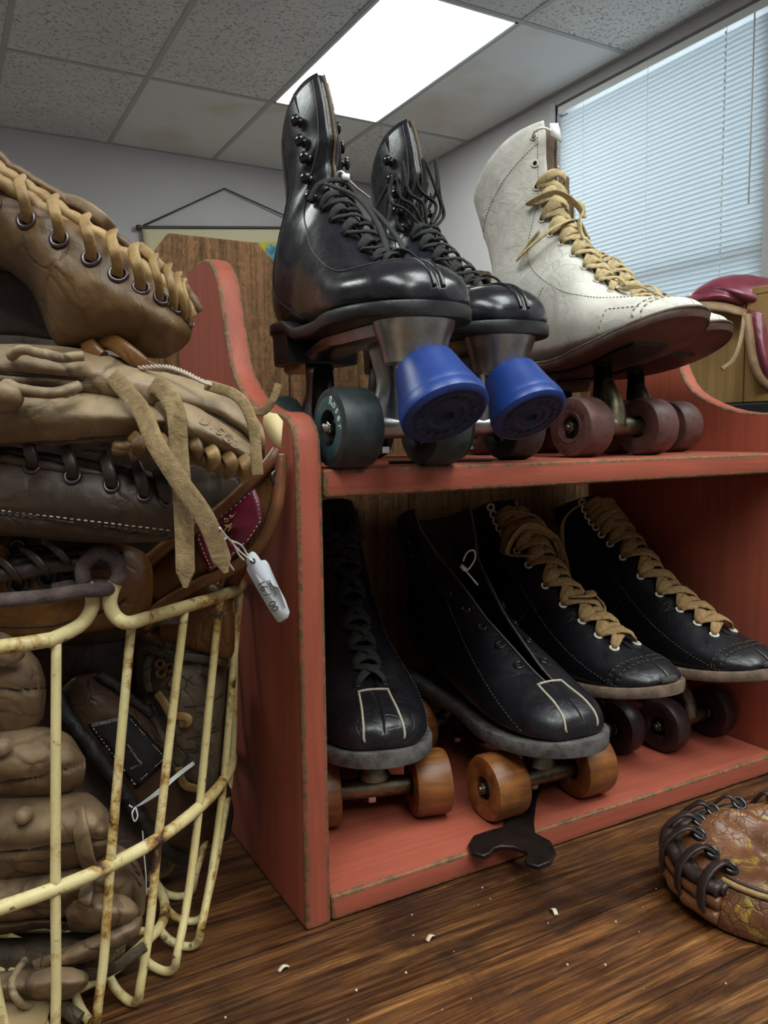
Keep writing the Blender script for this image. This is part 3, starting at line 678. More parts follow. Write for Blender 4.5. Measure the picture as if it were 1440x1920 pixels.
def skate_black(X0, Y0, rz, label, zi, seed):
    z0 = H1+TH
    root = empty('roller_skate', (X0, Y0, z0), rz, label, 'roller skate', 'polished black roller skates with blue toe stops')
    gap = lambda t: lerp(.0025, .0034, sst(.30, .9, t))
    mats = dict(upper=M['black_leather'], lining=M['lining'], tongue=M['dull_black'], sole=M['sole_black'], hook=M['dark_chrome'], eyelet=M['dark_chrome'])
    eye = [(.225, ''), (.27, ''), (.32, ''), (.375, ''), (.43, ''), (.49, '')]+[(t_of_z(ST_K, z), 'hook') for z in (.226, .242, .258, .275, .291)]
    wf_ = foot_w(.240, 0, .0475, .034, .0335); wf = lambda h: wf_(h-.011)
    sole = dict(z=lambda h: .1+.009*(1-sst(.060, .090, h))*1., L=.251, t=.0095, w=lambda h: wf(h), start=.011)
    b = make_boot(root, ST_K, .21, gap, mats, lace_cross(.0030, .0011, M['black_lace'], lift=.0045, idx=[0, 1, 2, 3, 4, 5], seed=seed, fat=True), eye, sole, bulge=.012, crease=.0007, seed=seed, eye_off=.0115, point=1.6)
    # heel block
    hb = MB(); R = []
    for z, k in ((.1105, 1.0), (.1095, 1.0), (.100, .985), (.086, .97), (.0835, .96), (.0835, .80)):
        ring = []
        for i in range(33):
            a = pi*i/32; ring.append(Vector((.0330*k*cos(a), -.044+.033*k*sin(a)*1.0-.0, z)))
        ring += [Vector((-.0330*k, -.070, z)), Vector((.0330*k, -.070, z))]
        R.append(ring)
    hb.grid(R, close_v=True); hb.cap(R[0]); hb.cap(R[-1], flip=True); hb.build('heel', M['sole_black'], root, ang=45)
    # seams: vamp curve, back strip, collar, double toe ridge
    for sg in (1, -1):
        f = (lambda a: a) if sg > 0 else (lambda a: pi-a)
        seam(root, b, [(.17, f(1.30)), (.21, f(.95)), (.30, f(.62)), (.44, f(.60)), (.58, f(.78)), (.74, f(.93)), (.80, f(.95)), (.86, f(1.0)), (.99, f(1.05))], M['stitch_grey'], .0004)
        seam(root, b, [(.45, f(-.75)), (.55, f(-.35)), (.66, f(-.20)), (.80, f(-.25)), (.99, f(-.45))], M['stitch_dark'], .0005)
    for x in (-.0035, .0035):
        P = [b.surf(t, x, .0003) for t in [.012+.19*i/30 for i in range(31)]]
        MB().sweep(P, .0016, n=8).build('toe_seam', M['black_leather'], root)
    # loose lace ends above the knot
    A = b.surf(.575, -.008, .003)
    if zi == 0:
        strand(root, [b.surf(.24, .004, .006), b.surf(.31, .012, .012), b.surf(.41, .014, .015), b.surf(.50, .010, .012), b.surf(.56, .002, .008), b.surf(.585, -.008, .006), b.surf(.55, -.015, .006)], .0022, .0012, M['black_lace'])
        strand(root, [b.surf(.26, -.004, .006), b.surf(.36, .006, .013), b.surf(.46, .004, .014), b.surf(.57, -.006, .006)], .0022, .0012, M['black_lace'])
    else:
        for q in range(6):
            dx = (q-2.5)*.0035
            strand(root, [b.surf(.50, dx*.6, .006), b.surf(.60, dx, .016), b.surf(.72, dx*1.1-.004, .018-.002*(q % 2)), b.surf(.84+.02*(q % 3), dx-.006, .013), b.surf(.80, dx*1.4-.008, .012+.003*(q % 2)), b.surf(.64, dx*1.6-.012, .010), b.surf(.52, dx*1.2-.012, .008)], .0019, .0012, M['black_lace'])
    # plate, trucks, wheels, toe stop
    pl = MB(); R = []
    for u in range(25):
        f = u/24; h = lerp(.022, .236, f); w = lerp(.017, .022, sst(.1, .8, f))*sqrt(max(.05, 1-max(0, (f-.86)/.14)**2))
        zt = lerp(.0835, .0995, sst(.0, .45, f)); zb = zt-lerp(.006, .010, sst(.2, .6, f))
        R.append([Vector((w, -h, zt)), Vector((w*.96, -h, zb+.002)), Vector((w*.8, -h, zb)), Vector((-w*.8, -h, zb)), Vector((-w*.96, -h, zb+.002)), Vector((-w, -h, zt))])
    pl.grid(R, close_v=True); pl.cap(R[0], flip=True); pl.cap(R[-1])
    pl.lathe([(.0285, .0998), (.0280, .096), (.0250, .088), (.0225, .078), (.0215, .072), (0, .069)], 32, Matrix.Translation((0, -.216, 0)))
    pl.build('plate', M['aluminium'], root, ang=50)
    ya = -(.19-.004); yr = -(.19-.138); r = .0285
    for y, ln in ((ya, .012), (yr, -.010)): truck(root, y, r, .112, M['aluminium'], .092 if y == ya else .086, ln)
    for y in (ya, yr):
        for sx in (-1, 1):
            w = wheel(root, sx*.0365, y, r, .031, M['teal_wheel'], M['dark_metal'], M['chrome'], .0125)
            if y == ya:
                Mf = Matrix.Translation((sx*(.0365+.0157), y, r)) @ Matrix.Rotation(sx*pi/2, 4, 'Z') @ Matrix.Rotation(pi/2, 4, 'X')
                tm = MB()
                arc_text(tm, 'Roser', .0085, .0192, Mf, 38 if sx < 0 else 100)
                tm.build('lettering', M['white_plastic'], w, smooth=False)
            ring = MB().lathe([(.0128, .0), (.0215, .0), (.0225, -.0004)], 36, Matrix.Translation((sx*(.0365+.01565), y, r)) @ Matrix.Rotation(sx*pi/2, 4, 'Y')).build('hub', M['teal_hub'], w)
    tsx = Matrix.Translation((0, -.228, .0715)) @ Matrix.Rotation(radians(38), 4, 'X').inverted() @ Matrix.Rotation(pi, 4, 'Y')
    st_ = MB(); st_.lathe([(0, .002), (.0190, .003), (.0214, .004), (.0224, .008), (.0238, .014), (.0262, .024), (.0286, .032), (.0298, .036), (.0297, .0375)], 44, tsx)
    st_.lathe([(.0297, .0375), (.0302, .0382), (.0301, .044), (.0280, .0462), (.0262, .0466)], 44, tsx)
    s_o = st_.build('toe_stop', M['blue_rubber'], root, ang=40)
    fc = MB().lathe([(.0264, .0464), (.0250, .0466), (.0236, .0458), (.0225, .0458), (.0214, .0468), (.0190, .0468), (.0178, .0458), (.0164, .0458), (.0152, .0468), (.0118, .0468), (.0104, .0456), (.0086, .0456), (.0070, .0467), (.005, .0467), (.004, .044), (0, .044)], 44, tsx)
    fc.build('tread_face', M['blue_face'], s_o, ang=40)
    lug = MB()
    for k in range(16):
        a = 2*pi*k/16; c_ = [(.0178*cos(a), .0178*sin(a)), (.0178*cos(a+.16), .0178*sin(a+.16)), (.0214*cos(a+.13), .0214*sin(a+.13)), (.0214*cos(a), .0214*sin(a))]
        lug.prism(c_, .0458, .0472, tsx)
    lug.build('tread_lug', M['blue_face'], s_o, smooth=False)
    return root, b
def arc_text(mb, s, size, R, Mx, a0=90, depth=.00025, inward=True):
    """letters set round a circle of radius R in the plane of Mx, centred on angle a0"""
    step = degrees_(size*.70/R); n = len(s); a = a0+step*(n-1)/2
    for ch in s:
        if ch != ' ':
            m = Mx @ Matrix.Rotation(radians(a), 4, 'Z') @ Matrix.Translation((R, 0, 0)) @ Matrix.Rotation(-pi/2, 4, 'Z')
            add_text(mb, ch, size, m, depth)
        a -= step
def degrees_(x): return x*180/pi
k1, b1 = skate_black(.0585, .190, 0, 'polished black lace-up roller skate boot with blue toe stop, nearest the tall left panel', 0, 3)
k2, b2 = skate_black(.174, .240, radians(-1), 'polished black roller skate boot with blue toe stop and bunched laces, beside the white one', 1, 8)
# ---- vintage skates: flat plate nailed under the sole, arched trucks, wooden or clay wheels
def skate_old(name, X0, Y0, z0, rz, label, group, st, t0, gap, mats, lacef, eyes, sole, ax, wheel_, wm, hubm, tr='arch', zplate=.07, track=.108, pitch=0, style_m='brass', plate_w=.022, wheels=None, **k):
    root = empty('roller_skate', (X0, Y0, z0), rz, label, 'roller skate', group)
    b = make_boot(root, st, t0, gap, mats, lacef, eyes, sole, **k)
    ya, yr = -ax[0], -ax[1]; r, w = wheel_
    pl = MB(); R = []
    for u in range(13):
        f = u/12; h = lerp(ax[1]-.035, ax[0]+.040, f); zt = sole['z'](h)+.0004; ww = plate_w*(1-.35*sin(pi*f)) if 0 < f < 1 else plate_w*.75
        R.append([Vector((ww, -h, zt)), Vector((ww, -h, zt-.003)), Vector((-ww, -h, zt-.003)), Vector((-ww, -h, zt))])
    pl.grid(R, close_v=True); pl.cap(R[0], flip=True); pl.cap(R[-1]); pl.build('plate', M['dark_metal'], root, ang=40)
    for y, ln in ((ya, .020), (yr, -.016)):
        truck(root, y, r, track, M[style_m], sole['z'](-y), ln, tr)
        for sx in (-1, 1): wheel(root, sx*(track/2-w/2+.004), y, r, w, wm, hubm, M['brass'])
    return root, b
cap_seams = None
# white boot pair
ST_W = [((.270, .122), (.271, .127), .005, 0), ((.266, .119), (.265, .134), .021, 0), ((.257, .115), (.251, .138), .032, 0), ((.240, .110), (.232, .141), .041, 0), ((.214, .103), (.208, .145), .0465, 0),
        ((.184, .098), (.185, .153), .0465, 0), ((.154, .094), (.162, .171), .042, 0), ((.124, .093), (.145, .190), .037, .15), ((.094, .094), (.131, .206), .034, .3), ((.060, .097), (.119, .219), .032, .5),
        ((.028, .101), (.111, .230), .032, .6), ((.010, .110), (.106, .240), .031, .7), ((.005, .130), (.103, .249), .030, .85), ((.010, .155), (.101, .259), .028, 1), ((.014, .180), (.100, .270), .027, 1),
        ((.013, .203), (.0995, .284), .027, 1), ((.002, .228), (.099, .301), .027, 1), ((-.010, .254), (.099, .320), .027, 1), ((-.021, .276), (.096, .334), .025, 1)]
def zs_w(h): return .083+.003*(1-sst(.02, .1, h))*0+.034*max(0, (h-.13)/.14)**1.6
wW = foot_w(.274, 0, .049, .036, .035)
mw = dict(upper=M['white_leather'], lining=M['lining'], tongue=M['lining'], sole=M['sole_brown'], hook=M['chrome'], eyelet=M['white_eyelet'])
gw = lambda t: lerp(.003, .0075, sst(.3, .9, t))
eyW = [(.275, 'eye'), (.315, 'eye'), (.36, 'eye'), (.41, 'eye'), (.47, 'eye'), (.54, 'eye'), (.645, 'eye'), (.735, 'eye'), (.81, 'eye'), (.885, 'eye'), (.955, 'eye')]
zt = H1+TH
def white(X0, Y0, rz, label, main):
    low = lambda p, d: (p[0]-(0 if p[1] < .2 else d*min(1, (p[1]-.2)/.06)), p[1] if p[1] < .2 else .2+(p[1]-.2)*.72)
    stw = ST_W if main else [(low(a, .012), low(c, .030), w, s_) for a, c, w, s_ in ST_W]
    root, b = skate_old('white', X0, Y0, zt, rz, label, 'white laced roller skates', stw, .262, gw, mw,
        lace_cross(.0044, .0011, M['cream_lace'], lift=.005, idx=[0, 1, 2, 3, 4, 5, 6, 7, 8], fat=True, seed=5), eyW if main else eyW[:9],
        dict(z=zs_w, L=.274, t=.008, w=wW, welt=M['sole_tan']), (.185, .045), (.0275, .031), M['maroon_wheel'], M['dark_metal'], 'post', track=.110, plate_w=.030,
        crease=.0022, seed=11 if main else 23, bulge=.012, tongue_ext=0 if main else .022, tongue_fwd=.004, point=1.75, tongue_w=.018, tongue_top=.97 if main else 1., flare=.0)
    hb = MB(); R = []
    for z, kk in ((.085, 1.0), (.072, .97), (.0705, .93)):
        R.append([Vector((.034*kk*cos(pi*i/24), -.036+.035*kk*sin(pi*i/24), z)) for i in range(25)]+[Vector((-.034*kk, -.07, z)), Vector((.034*kk, -.07, z))])
    hb.grid(R, close_v=True); hb.cap(R[0]); hb.cap(R[-1], flip=True); hb.build('heel', M['sole_brown'], root, ang=45)
    for sg in (1, -1):
        f = (lambda a: a) if sg > 0 else (lambda a: pi-a)
        seam(root, b, [(.20, f(1.2)), (.26, f(.95)), (.36, f(.60)), (.48, f(.55)), (.60, f(.72)), (.70, f(.90)), (.80, f(.98)), (.99, f(1.02))], M['stitch_grey'], .00035, dash=.0016)
        seam(root, b, [(.44, f(.45)), (.46, f(.0)), (.48, f(-.4)), (.50, f(-.9))], M['stitch_grey'], .00035, dash=.0016)
        seam(root, b, [(.93, f(1.02)), (.92, f(.5)), (.91, f(-.2)), (.90, f(-1.)), (.90, f(-1.5))], M['stitch_grey'], .00035, dash=.0016)
        seam(root, b, [(.100, f(1.45)), (.120, f(.8)), (.140, f(.25)), (.145, f(-.35))], M['stitch_light'], .0009, dash=.0030)
        seam(root, b, [(.125, f(1.45)), (.142, f(.8)), (.160, f(.25)), (.165, f(-.35))], M['stitch_light'], .0009, dash=.0030)
        seam(root, b, [(.220, f(.50)), (.225, f(.2)), (.233, f(-.1)), (.237, f(-.4))], M['stitch_light'], .0006, dash=.0026)
        seam(root, b, [(.150, f(.42)), (.18, f(.44)), (.220, f(.50))], M['stitch_grey'], .0004, dash=.0022)
    if main:
        for sx, P in ((1, [(.27, -.004, .003), (.235, .003, .007), (.205, .008, .010), (.175, .004, .003), (.165, -.004, .002)]), (-1, [(.27, .004, .003), (.24, -.006, .006), (.215, -.004, .009), (.19, .005, .004)])):
            strand(root, [b.surf(t, x, o) for t, x, o in P], .0032, .0009, M['cream_lace'])
        strand(root, [b.surf(.73, -.014, .001), b.surf(.76, -.018, .008), b.surf(.70, -.004, .016), b.surf(.60, .004, .020), b.surf(.50, .002, .014), b.surf(.43, -.002, .008)], .0036, .0010, M['cream_lace'])
        strand(root, [b.surf(.60, -.016, .002), b.surf(.585, -.026, .007), b.surf(.54, -.022, .012), b.surf(.50, -.010, .014), b.surf(.53, .004, .012), b.surf(.47, .012, .012)], .0036, .0010, M['cream_lace'])
        strand(root, [b.surf(.735, .013, .002), b.surf(.72, .010, .012), b.surf(.66, .006, .022), b.surf(.56, .008, .020)], .0036, .0010, M['cream_lace'])
        for sx in (-1, 1):       # raised maker's lettering round the near front wheel
            pass
        wh = [c for c in root.children if c.name.startswith('wheel')]
        w0 = min(wh, key=lambda c: sum((Vector(v.co).x+Vector(v.co).y) for v in c.data.vertices)/len(c.data.vertices))
        Mf = Matrix.Translation((-(.110/2+.004)-.0001, -.185, .0275)) @ Matrix.Rotation(-pi/2, 4, 'Z') @ Matrix.Rotation(pi/2, 4, 'X')
        tm = MB(); arc_text(tm, 'ROLLER SKATE CO', .0044, .0196, Mf, 60, .0003); arc_text(tm, 'CHICAGO', .0058, .0190, Mf, 235, .0003)
        tm.build('lettering', M['maroon_wheel'], w0, smooth=False)
        MB().torus((-(.110/2+.004), -.185, .0275), (1, 0, 0), .0142, .0006, 36, 6).build('ridge', M['maroon_wheel'], w0)
    return root, b
w1, bw1 = white(.322, .238, radians(2), 'scuffed white high-top roller skate with cream laces and a tag at its top eyelet', True)
w2, bw2 = white(.420, .290, radians(2), 'second white roller skate boot, mostly hidden, toe showing past the first', False)

# lower row
ST_L = [((.268, .088), (.269, .100), .006, 0), ((.264, .084), (.263, .114), .024, 0), ((.254, .082), (.250, .124), .035, 0), ((.238, .081), (.232, .130), .043, 0), ((.212, .080), (.208, .134), .047, 0),
        ((.184, .080), (.184, .140), .0465, 0), ((.154, .080), (.160, .151), .043, 0), ((.124, .080), (.136, .164), .038, .15), ((.094, .082), (.116, .176), .035, .3), ((.060, .084), (.098, .188), .033, .5),
        ((.026, .088), (.084, .198), .033, .6), ((.006, .096), (.075, .206), .032, .7), ((-.001, .116), (.069, .213), .031, .85), ((.001, .138), (.064, .220), .029, 1), ((.003, .158), (.060, .227), .028, 1),
        ((.001, .178), (.056, .234), .027, 1), ((-.006, .198), (.052, .241), .027, 1), ((-.014, .218), (.048, .249), .027, 1), ((-.020, .236), (.044, .257), .027, 1)]
def zs_l(h): return .0615+.006*max(0, (h-.17)/.10)**1.6
def zs_c(h): return .080+.015*max(0, (h-.15)/.12)**1.5
_T = [(.269, .096), (.263, .104), (.250, .111), (.232, .116), (.208, .124), (.184, .136), (.160, .149), (.137, .163), (.117, .181), (.099, .198), (.085, .211), (.076, .220), (.070, .226), (.065, .232), (.060, .237), (.056, .242), (.052, .247), (.048, .253), (.044, .260)]
ST_L = [(b_, _T[i], w, s_) for i, (b_, t_, w, s_) in enumerate(ST_L)]
ST_L0 = ST_L
ST_L = [((b_[0], b_[1]-.005*(1-i/18)), (t_[0], t_[1]-.003*(1-i/18)), w, s_) for i, (b_, t_, w, s_) in enumerate(ST_L)]
ST_C = [((b_[0], b_[1]+.013*(1-i/18)+.009*(1-sst(0, 6, i))), (t_[0], t_[1]+.012*(1-i/18)-.002*(1-sst(0, 6, i))), w*.90, s_) for i, (b_, t_, w, s_) in enumerate(ST_L0)]
wLf = foot_w(.276, 0, .0515, .038, .036); wCf = foot_w(.275, 0, .0455, .034, .033)
mA = dict(upper=M['worn_black'], lining=M['dark_lining'], tongue=M['dull_black'], sole=M['sole_grey'], hook=M['dark_chrome'], eyelet=M['dark_chrome'])
gA = lambda t: lerp(.005, .010, sst(.3, .9, t))
def toe_caps(root, b, xs=(-.015, .015), mat='stitch_light', r=.0011, t1=.19, mid=False):
    for x in xs:
        P = []
        for i in range(30):
            t = lerp(.03, t1, i/29); P.append(b.surf(t, x*lerp(1.15, .85, i/29), .0002))
        MB().sweep(P, r, n=6).build('toe_seam', M[mat], root)
    th = [(t1, lerp(b.th_at(t1, xs[-1]*.9), b.th_at(t1, xs[0]*.9), i/6)) for i in range(7)]
    MB().sweep([b.P(t, a)+b.N(t, a)*.0002 for t, a in th], r, n=6).build('toe_seam', M[mat], root)
eyA = [(.21, 'eye'), (.26, 'eye'), (.31, 'eye'), (.37, 'eye'), (.44, 'eye'), (.53, 'eye'), (.61, 'eye'), (.70, 'eye'), (.79, 'eye'), (.88, 'eye'), (.96, 'eye')]
zb = TH
STA = [(b_, t_, w*1.02, s_) for b_, t_, w, s_ in ST_L]
sA, bA = skate_old('a', .150, .302, zb, radians(-17), 'worn black roller skate with black laces and orange wooden wheels, squeezed against the left panel', 'old roller skates in the lower bay',
    STA, .185, gA, mA, lace_cross(.0042, .0013, M['black_lace'], lift=.004, idx=[0, 1, 2, 3, 4, 5, 6, 7], fat=True, seed=2), eyA, dict(z=zs_l, L=.276, t=.0125, w=wLf), (.222, .060), (.0285, .033), M['wood_wheel'], M['dark_metal'],
    'arch', track=.122, crease=.0009, seed=31, bulge=.0, tongue_ext=.01)
toe_caps(sA, bA)
# open boot: throat spread wide, no lace
ST_B = []
for i, (b_, t_, w, s_) in enumerate(ST_L):
    k = sst(8, 18, i); ST_B.append(((b_[0]-.0*k, b_[1]-.0*k), (t_[0]+.004*k, t_[1]), w*(1+.42*k), s_))
gB = lambda t: lerp(.004, .034, sst(.17, 1.0, t)**.8)
mB = dict(mA); mB['upper'] = M['dull_black']; mB['tongue'] = M['worn_black']
eyB = [(.25, 'big'), (.31, 'big'), (.37, 'big'), (.43, 'big'), (.50, 'big'), (.80, 'big'), (.87, 'big'), (.94, 'big')]
sB, bB = skate_old('b', .240, .250, zb, radians(-3), 'unlaced worn black roller skate gaping open, wrench under its orange wooden wheel', 'old roller skates in the lower bay',
    ST_B, .185, gB, mB, None, eyB, dict(z=zs_l, L=.276, t=.0125, w=wLf), (.214, .055), (.0285, .034), M['wood_wheel'], M['dark_metal'], 'arch', track=.122, crease=.0012, seed=47, tongue_sink=.030, tongue_w=.016, tongue_top=.80, flare=.25, eye_off=.0085)
toe_caps(sB, bB)
for sg in (1, -1):       # pale worn lip round the throat
    P = [bB.surf(t, sg*gB(t)*1.0, .0003) for t in [lerp(.19, .99, i/40) for i in range(41)]]
    MB().sweep(P, .0009, n=6).build('throat_edge', M['stitch_grey'], sB)
for sg in (1, -1):
    f = (lambda a: a) if sg > 0 else (lambda a: pi-a)
    for b_, r_ in ((bA, sA), (bB, sB)):
        seam(r_, b_, [(.16, f(-.1)), (.22, f(.30)), (.32, f(.50)), (.46, f(.60)), (.60, f(.70)), (.80, f(.72)), (.98, f(.75))], M['stitch_grey'], .0004, dash=.002)
# pair with tan laces and white eyelets
mC = dict(mA); mC.update(upper=M['dull_black'], eyelet=M['white_eyelet'], sole=M['sole_tan'])
gC = lambda t: lerp(.003, .006, sst(.3, .9, t))
eyC = [(.205, 'big'), (.25, 'big'), (.30, 'big'), (.36, 'big'), (.425, 'big'), (.495, 'big'), (.56, 'big'), (.635, 'big'), (.715, 'big'), (.785, 'big'), (.85, 'big'), (.91, 'big'), (.965, 'big')]
def tanlace(X0, Y0, rz, label, seed, idx):
    root, b = skate_old('c', X0, Y0, zb, rz, label, 'old roller skates in the lower bay', ST_C, .185, gC, mC,
        lace_cross(.0062, .0014, M['tan_lace'], lift=.0058, idx=idx, fat=True, seed=seed, back=.016), eyC, dict(z=zs_c, L=.275, t=.0105, w=wCf), (.176, .045), (.0275, .022), M['brown_wheel'], M['dark_metal'], 'post', track=.092, crease=.0012, seed=seed*7, eye_off=.0125)
    for sg in (1, -1):
        f = (lambda a: a) if sg > 0 else (lambda a: pi-a)
        seam(root, b, [(.16, f(-.2)), (.22, f(.15)), (.32, f(.38)), (.46, f(.55)), (.60, f(.66)), (.80, f(.70)), (.98, f(.72))], M['stitch_grey'], .0004, dash=.002)
        seam(root, b, [(.44, f(.4)), (.46, f(.0)), (.48, f(-.4)), (.50, f(-.9))], M['stitch_grey'], .00035, dash=.002)
        for dt in (0, .022):
            seam(root, b, [(.120+dt, f(1.5)), (.132+dt, f(.9)), (.145+dt, f(.4)), (.155+dt, f(-.2))], M['stitch_dark'], .0007, dash=.0028)
            seam(root, b, [(.126+dt, f(1.5)), (.138+dt, f(.9)), (.151+dt, f(.4)), (.161+dt, f(-.2))], M['lining'], .0004, dash=.0028)
    return root, b
sC, bC = tanlace(.328, .262, radians(3), 'black roller skate boot with white eyelets and loosely bunched tan lace, dark narrow wheels', 3, [0, 1, 2, 3, 4, 5, 6, 7, 8, 9, 10])
sD, bD = tanlace(.450, .246, radians(3), 'black roller skate boot, tan lace tightly crossed, one end hanging, against right panel', 4, [0, 1, 2, 3, 4, 5, 6, 7, 8, 9, 10, 11])
# extra bunches of lace on the third, loose end hanging on the fourth
for P in ([(.50, -.010, .004), (.56, -.020, .012), (.60, -.006, .018), (.54, .010, .016), (.47, .012, .010)], [(.86, -.016, .002), (.80, -.008, .014), (.70, .006, .016), (.60, .008, .014)], [(.60, -.022, .006), (.66, -.012, .016), (.62, .006, .018), (.55, .016, .012), (.50, .006, .016)], [(.36, -.008, .006), (.33, .002, .015), (.36, .012, .010), (.31, .014, .008), (.28, .004, .006)]):
    strand(sC, [bC.surf(t, x, o) for t, x, o in P], .0058, .0013, M['tan_lace'])
for dx in (0, .0035):
    strand(sD, [bD.surf(.965, -.016, .001), bD.surf(.93, -.030, .006), bD.surf(.90, -.035, .010)+Vector((-.004-dx, 0, -.02)), bD.surf(.85, -.035, .008)+Vector((-.010+dx, -.004, -.05)), bD.surf(.80, -.035, .006)+Vector((-.013-dx, -.006, -.085))], .0030, .0016, M['tan_lace'])
# ------------------------------------------------------------------ leather helpers
# soft leather bodies are closed lofts through control columns (x, y in the photo's frame, depth D), turned into world points here
TOC = -CF
class Pillow:
    """cols: columns, each a list of (x, y, D) from one edge to the other on the side we see; th: thickness behind"""
    def __init__(s, cols, th=.03, nu=80, nv=56, amp=.0012, freq=60, grooves=(), seed=0, round_ends=True, edge=1.0, amp2=.0005):
        k = len(cols[0]); C = []
        for q, c in enumerate(cols):
            t = th[q] if isinstance(th, (list, tuple)) else th
            front = [Vector(p) for p in c]; back = []
            for j in range(k-2, 0, -1):
                back.append(Vector((front[j].x, front[j].y, front[j].z+t)))
            C.append(front+back)
        m = len(C[0]); G = []
        for i in range(nu+1):
            ring = [cr1([C[a][j] for a in range(len(C))], i/nu) for j in range(m)]
            G.append(spl(ring, nv, True))
        gs = []
        for path, r, d in grooves:
            gs.append((spl([Vector((a, b, 0)) for a, b in path], max(24, 10*len(path))), r, d))
        s.G = G; s.nu = nu; s.nv = nv; W = []
        half = nv*(k-1)/m
        for i, row in enumerate(G):
            wr = []
            for j, p in enumerate(row):
                D = p.z
                if j <= half+1:
                    for path, r, d in gs:
                        dm = min((p.x-q.x)**2+(p.y-q.y)**2 for q in path)
                        if dm < 9*r*r: D += d*math.exp(-dm/(r*r))
                w = at(p.x, p.y, D); sv = Vector((seed*3.1, seed*1.7, seed))
                f = freq; n1 = noise.noise(w*f+sv); n2 = noise.noise(w*f*2.7+sv); n3 = 1-abs(noise.noise(w*f*1.4+sv))*2
                cen = at(p.x, p.y, D+.02)
                w = w+(TOC*(n1*.5+n3*.35)*amp+CU*n2*amp*.3+TOC*noise.noise(w*f*6+sv)*amp2)*(1 if j <= half+1 else .4)
                wr.append(w)
            W.append(wr)
        s.W = W; s.grooves = grooves
    def mesh(s, mb=None):
        mb = mb or MB(); mb.grid(s.W, close_v=True); mb.cap(s.W[0], flip=True); mb.cap(s.W[-1]); mb.pil = s; return mb
    def seams(s, o, mat, r=.0008):
        for path, rr, d in s.grooves:
            if d > .0055: continue
            n = 10*len(path); P = [s.hit(q.x, q.y) for q in spl([Vector((a, b, 0)) for a, b in path], n) if q.x > -70]
            if len(P) > 3:
                Q = [(a[0]+b[0]+c[0])/3-CF*.0004 for a, b, c in zip([P[0]]+P[:-1], P, P[1:]+[P[-1]])]
                MB().sweep(Q, r, n=6).build('seam', mat, o)
    def hit(s, x, y):
        """world point and normal of the near side at photo position x, y"""
        best = None
        for i in range(1, s.nu):
            for j in range(s.nv):
                p = s.G[i][j]; d = (p.x-x)**2+(p.y-y)**2+(400 if p.z > s.G[i][(s.nv//4)].z+.02 else 0)
                if best is None or d < best[0]: best = (d, i, j)
        _, i, j = best; W = s.W
        n = (W[i+1][j]-W[i-1][j]).cross(W[i][(j+1) % s.nv]-W[i][j-1])
        n = n.normalized() if n.length > 1e-12 else TOC
        if n.dot(TOC) < 0: n = -n
        c = W[i][j]; D = (c-CAM).dot(CF); return at(x, y, D), n
def px(P): return [at(*p) for p in P]
def strap(root, P, hw, ht, mat, name='strap', N=None, n=None, taper=.0, tip=True, lab=None):
    W = spl(px(P), n or 8*len(P))
    f = (lambda u: hw*max(.25, min(1, (1-u)/.06+.15)) if tip else hw)
    o = MB().sweep(W, f, ht, N=N if N is not None else TOC, n=12, sq=4).build(name, mat, root, ang=60)
    if lab: o['label'] = lab
    return o
def rope(root, P, r, mat, name='rolled_edge', n=None, closed=False, wob=.0, seed=0):
    W = spl(px(P), n or 10*len(P), closed)
    if wob: W = [w+Vector((noise.noise(w*160+Vector((seed, 0, 0))), noise.noise(w*160+Vector((0, seed, 5))), noise.noise(w*160+Vector((9, 0, seed)))))*wob for w in W]
    return MB().sweep(W, r, n=12, closed=closed).build(name, mat, root)
def grommet(root, p, nn, R, mat, r=None):
    nn = (nn+TOC*.35).normalized()
    o = MB().torus(p+nn*.0005, nn, R, r or R*.27, 24, 8).build('eyelet', mat, root)
    Mx = Matrix.Translation(p+nn*.0004) @ nn.to_track_quat('Z', 'Y').to_matrix().to_4x4()
    MB().lathe([(R*.95, 0), (0, -.0001)], 16, Mx).build('hole', M['hole'], o)
def pxs(D): return D/FPX          # metres per photo pixel at depth D
GL = {}
GL['tan'] = leather('tan_glove_leather', (.22, .14, .07, 1), (.40, .285, .165, 1), (.52, .40, .26, 1), rough=(.45, .65), scale=14, wrinkle=.35, wscale=45, gb=.1, wear=(.50, .41, .28, 1), wearc=(.58, .72), crk=.9, cscale=38, mott=.55)
GL['old'] = leather('old_brown_glove', (.17, .10, .052, 1), (.37, .245, .14, 1), (.50, .36, .23, 1), rough=(.45, .65), scale=16, wrinkle=.35, wscale=50, gb=.12, wear=(.30, .23, .16, 1), wearc=(.6, .75), crk=1., cscale=32, mott=.6)
GL['mitt'] = leather('brown_mitt_leather', (.11, .055, .019, 1), (.25, .135, .048, 1), (.36, .21, .085, 1), rough=(.4, .6), scale=12, wrinkle=.4, wscale=40, gb=.12, crk=.7, cscale=40, mott=.6)
GL['lace'] = leather('tan_rawhide_lace', (.24, .125, .04, 1), (.46, .29, .11, 1), (.56, .40, .19, 1), rough=(.45, .6), scale=40, wrinkle=.3, wscale=90, gb=.1)
GL['suede'] = leather('suede_strap', (.22, .14, .06, 1), (.38, .26, .125, 1), (.46, .34, .18, 1), rough=(.85, .95), scale=60, wrinkle=.7, wscale=160, gb=.3)
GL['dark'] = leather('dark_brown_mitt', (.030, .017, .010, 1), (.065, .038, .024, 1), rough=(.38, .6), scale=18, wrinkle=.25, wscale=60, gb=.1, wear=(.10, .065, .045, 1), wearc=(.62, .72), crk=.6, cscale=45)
GL['dlace'] = leather('dark_lace', (.022, .012, .010, 1), (.05, .03, .026, 1), rough=(.3, .5), scale=40, wrinkle=.3, wscale=90)
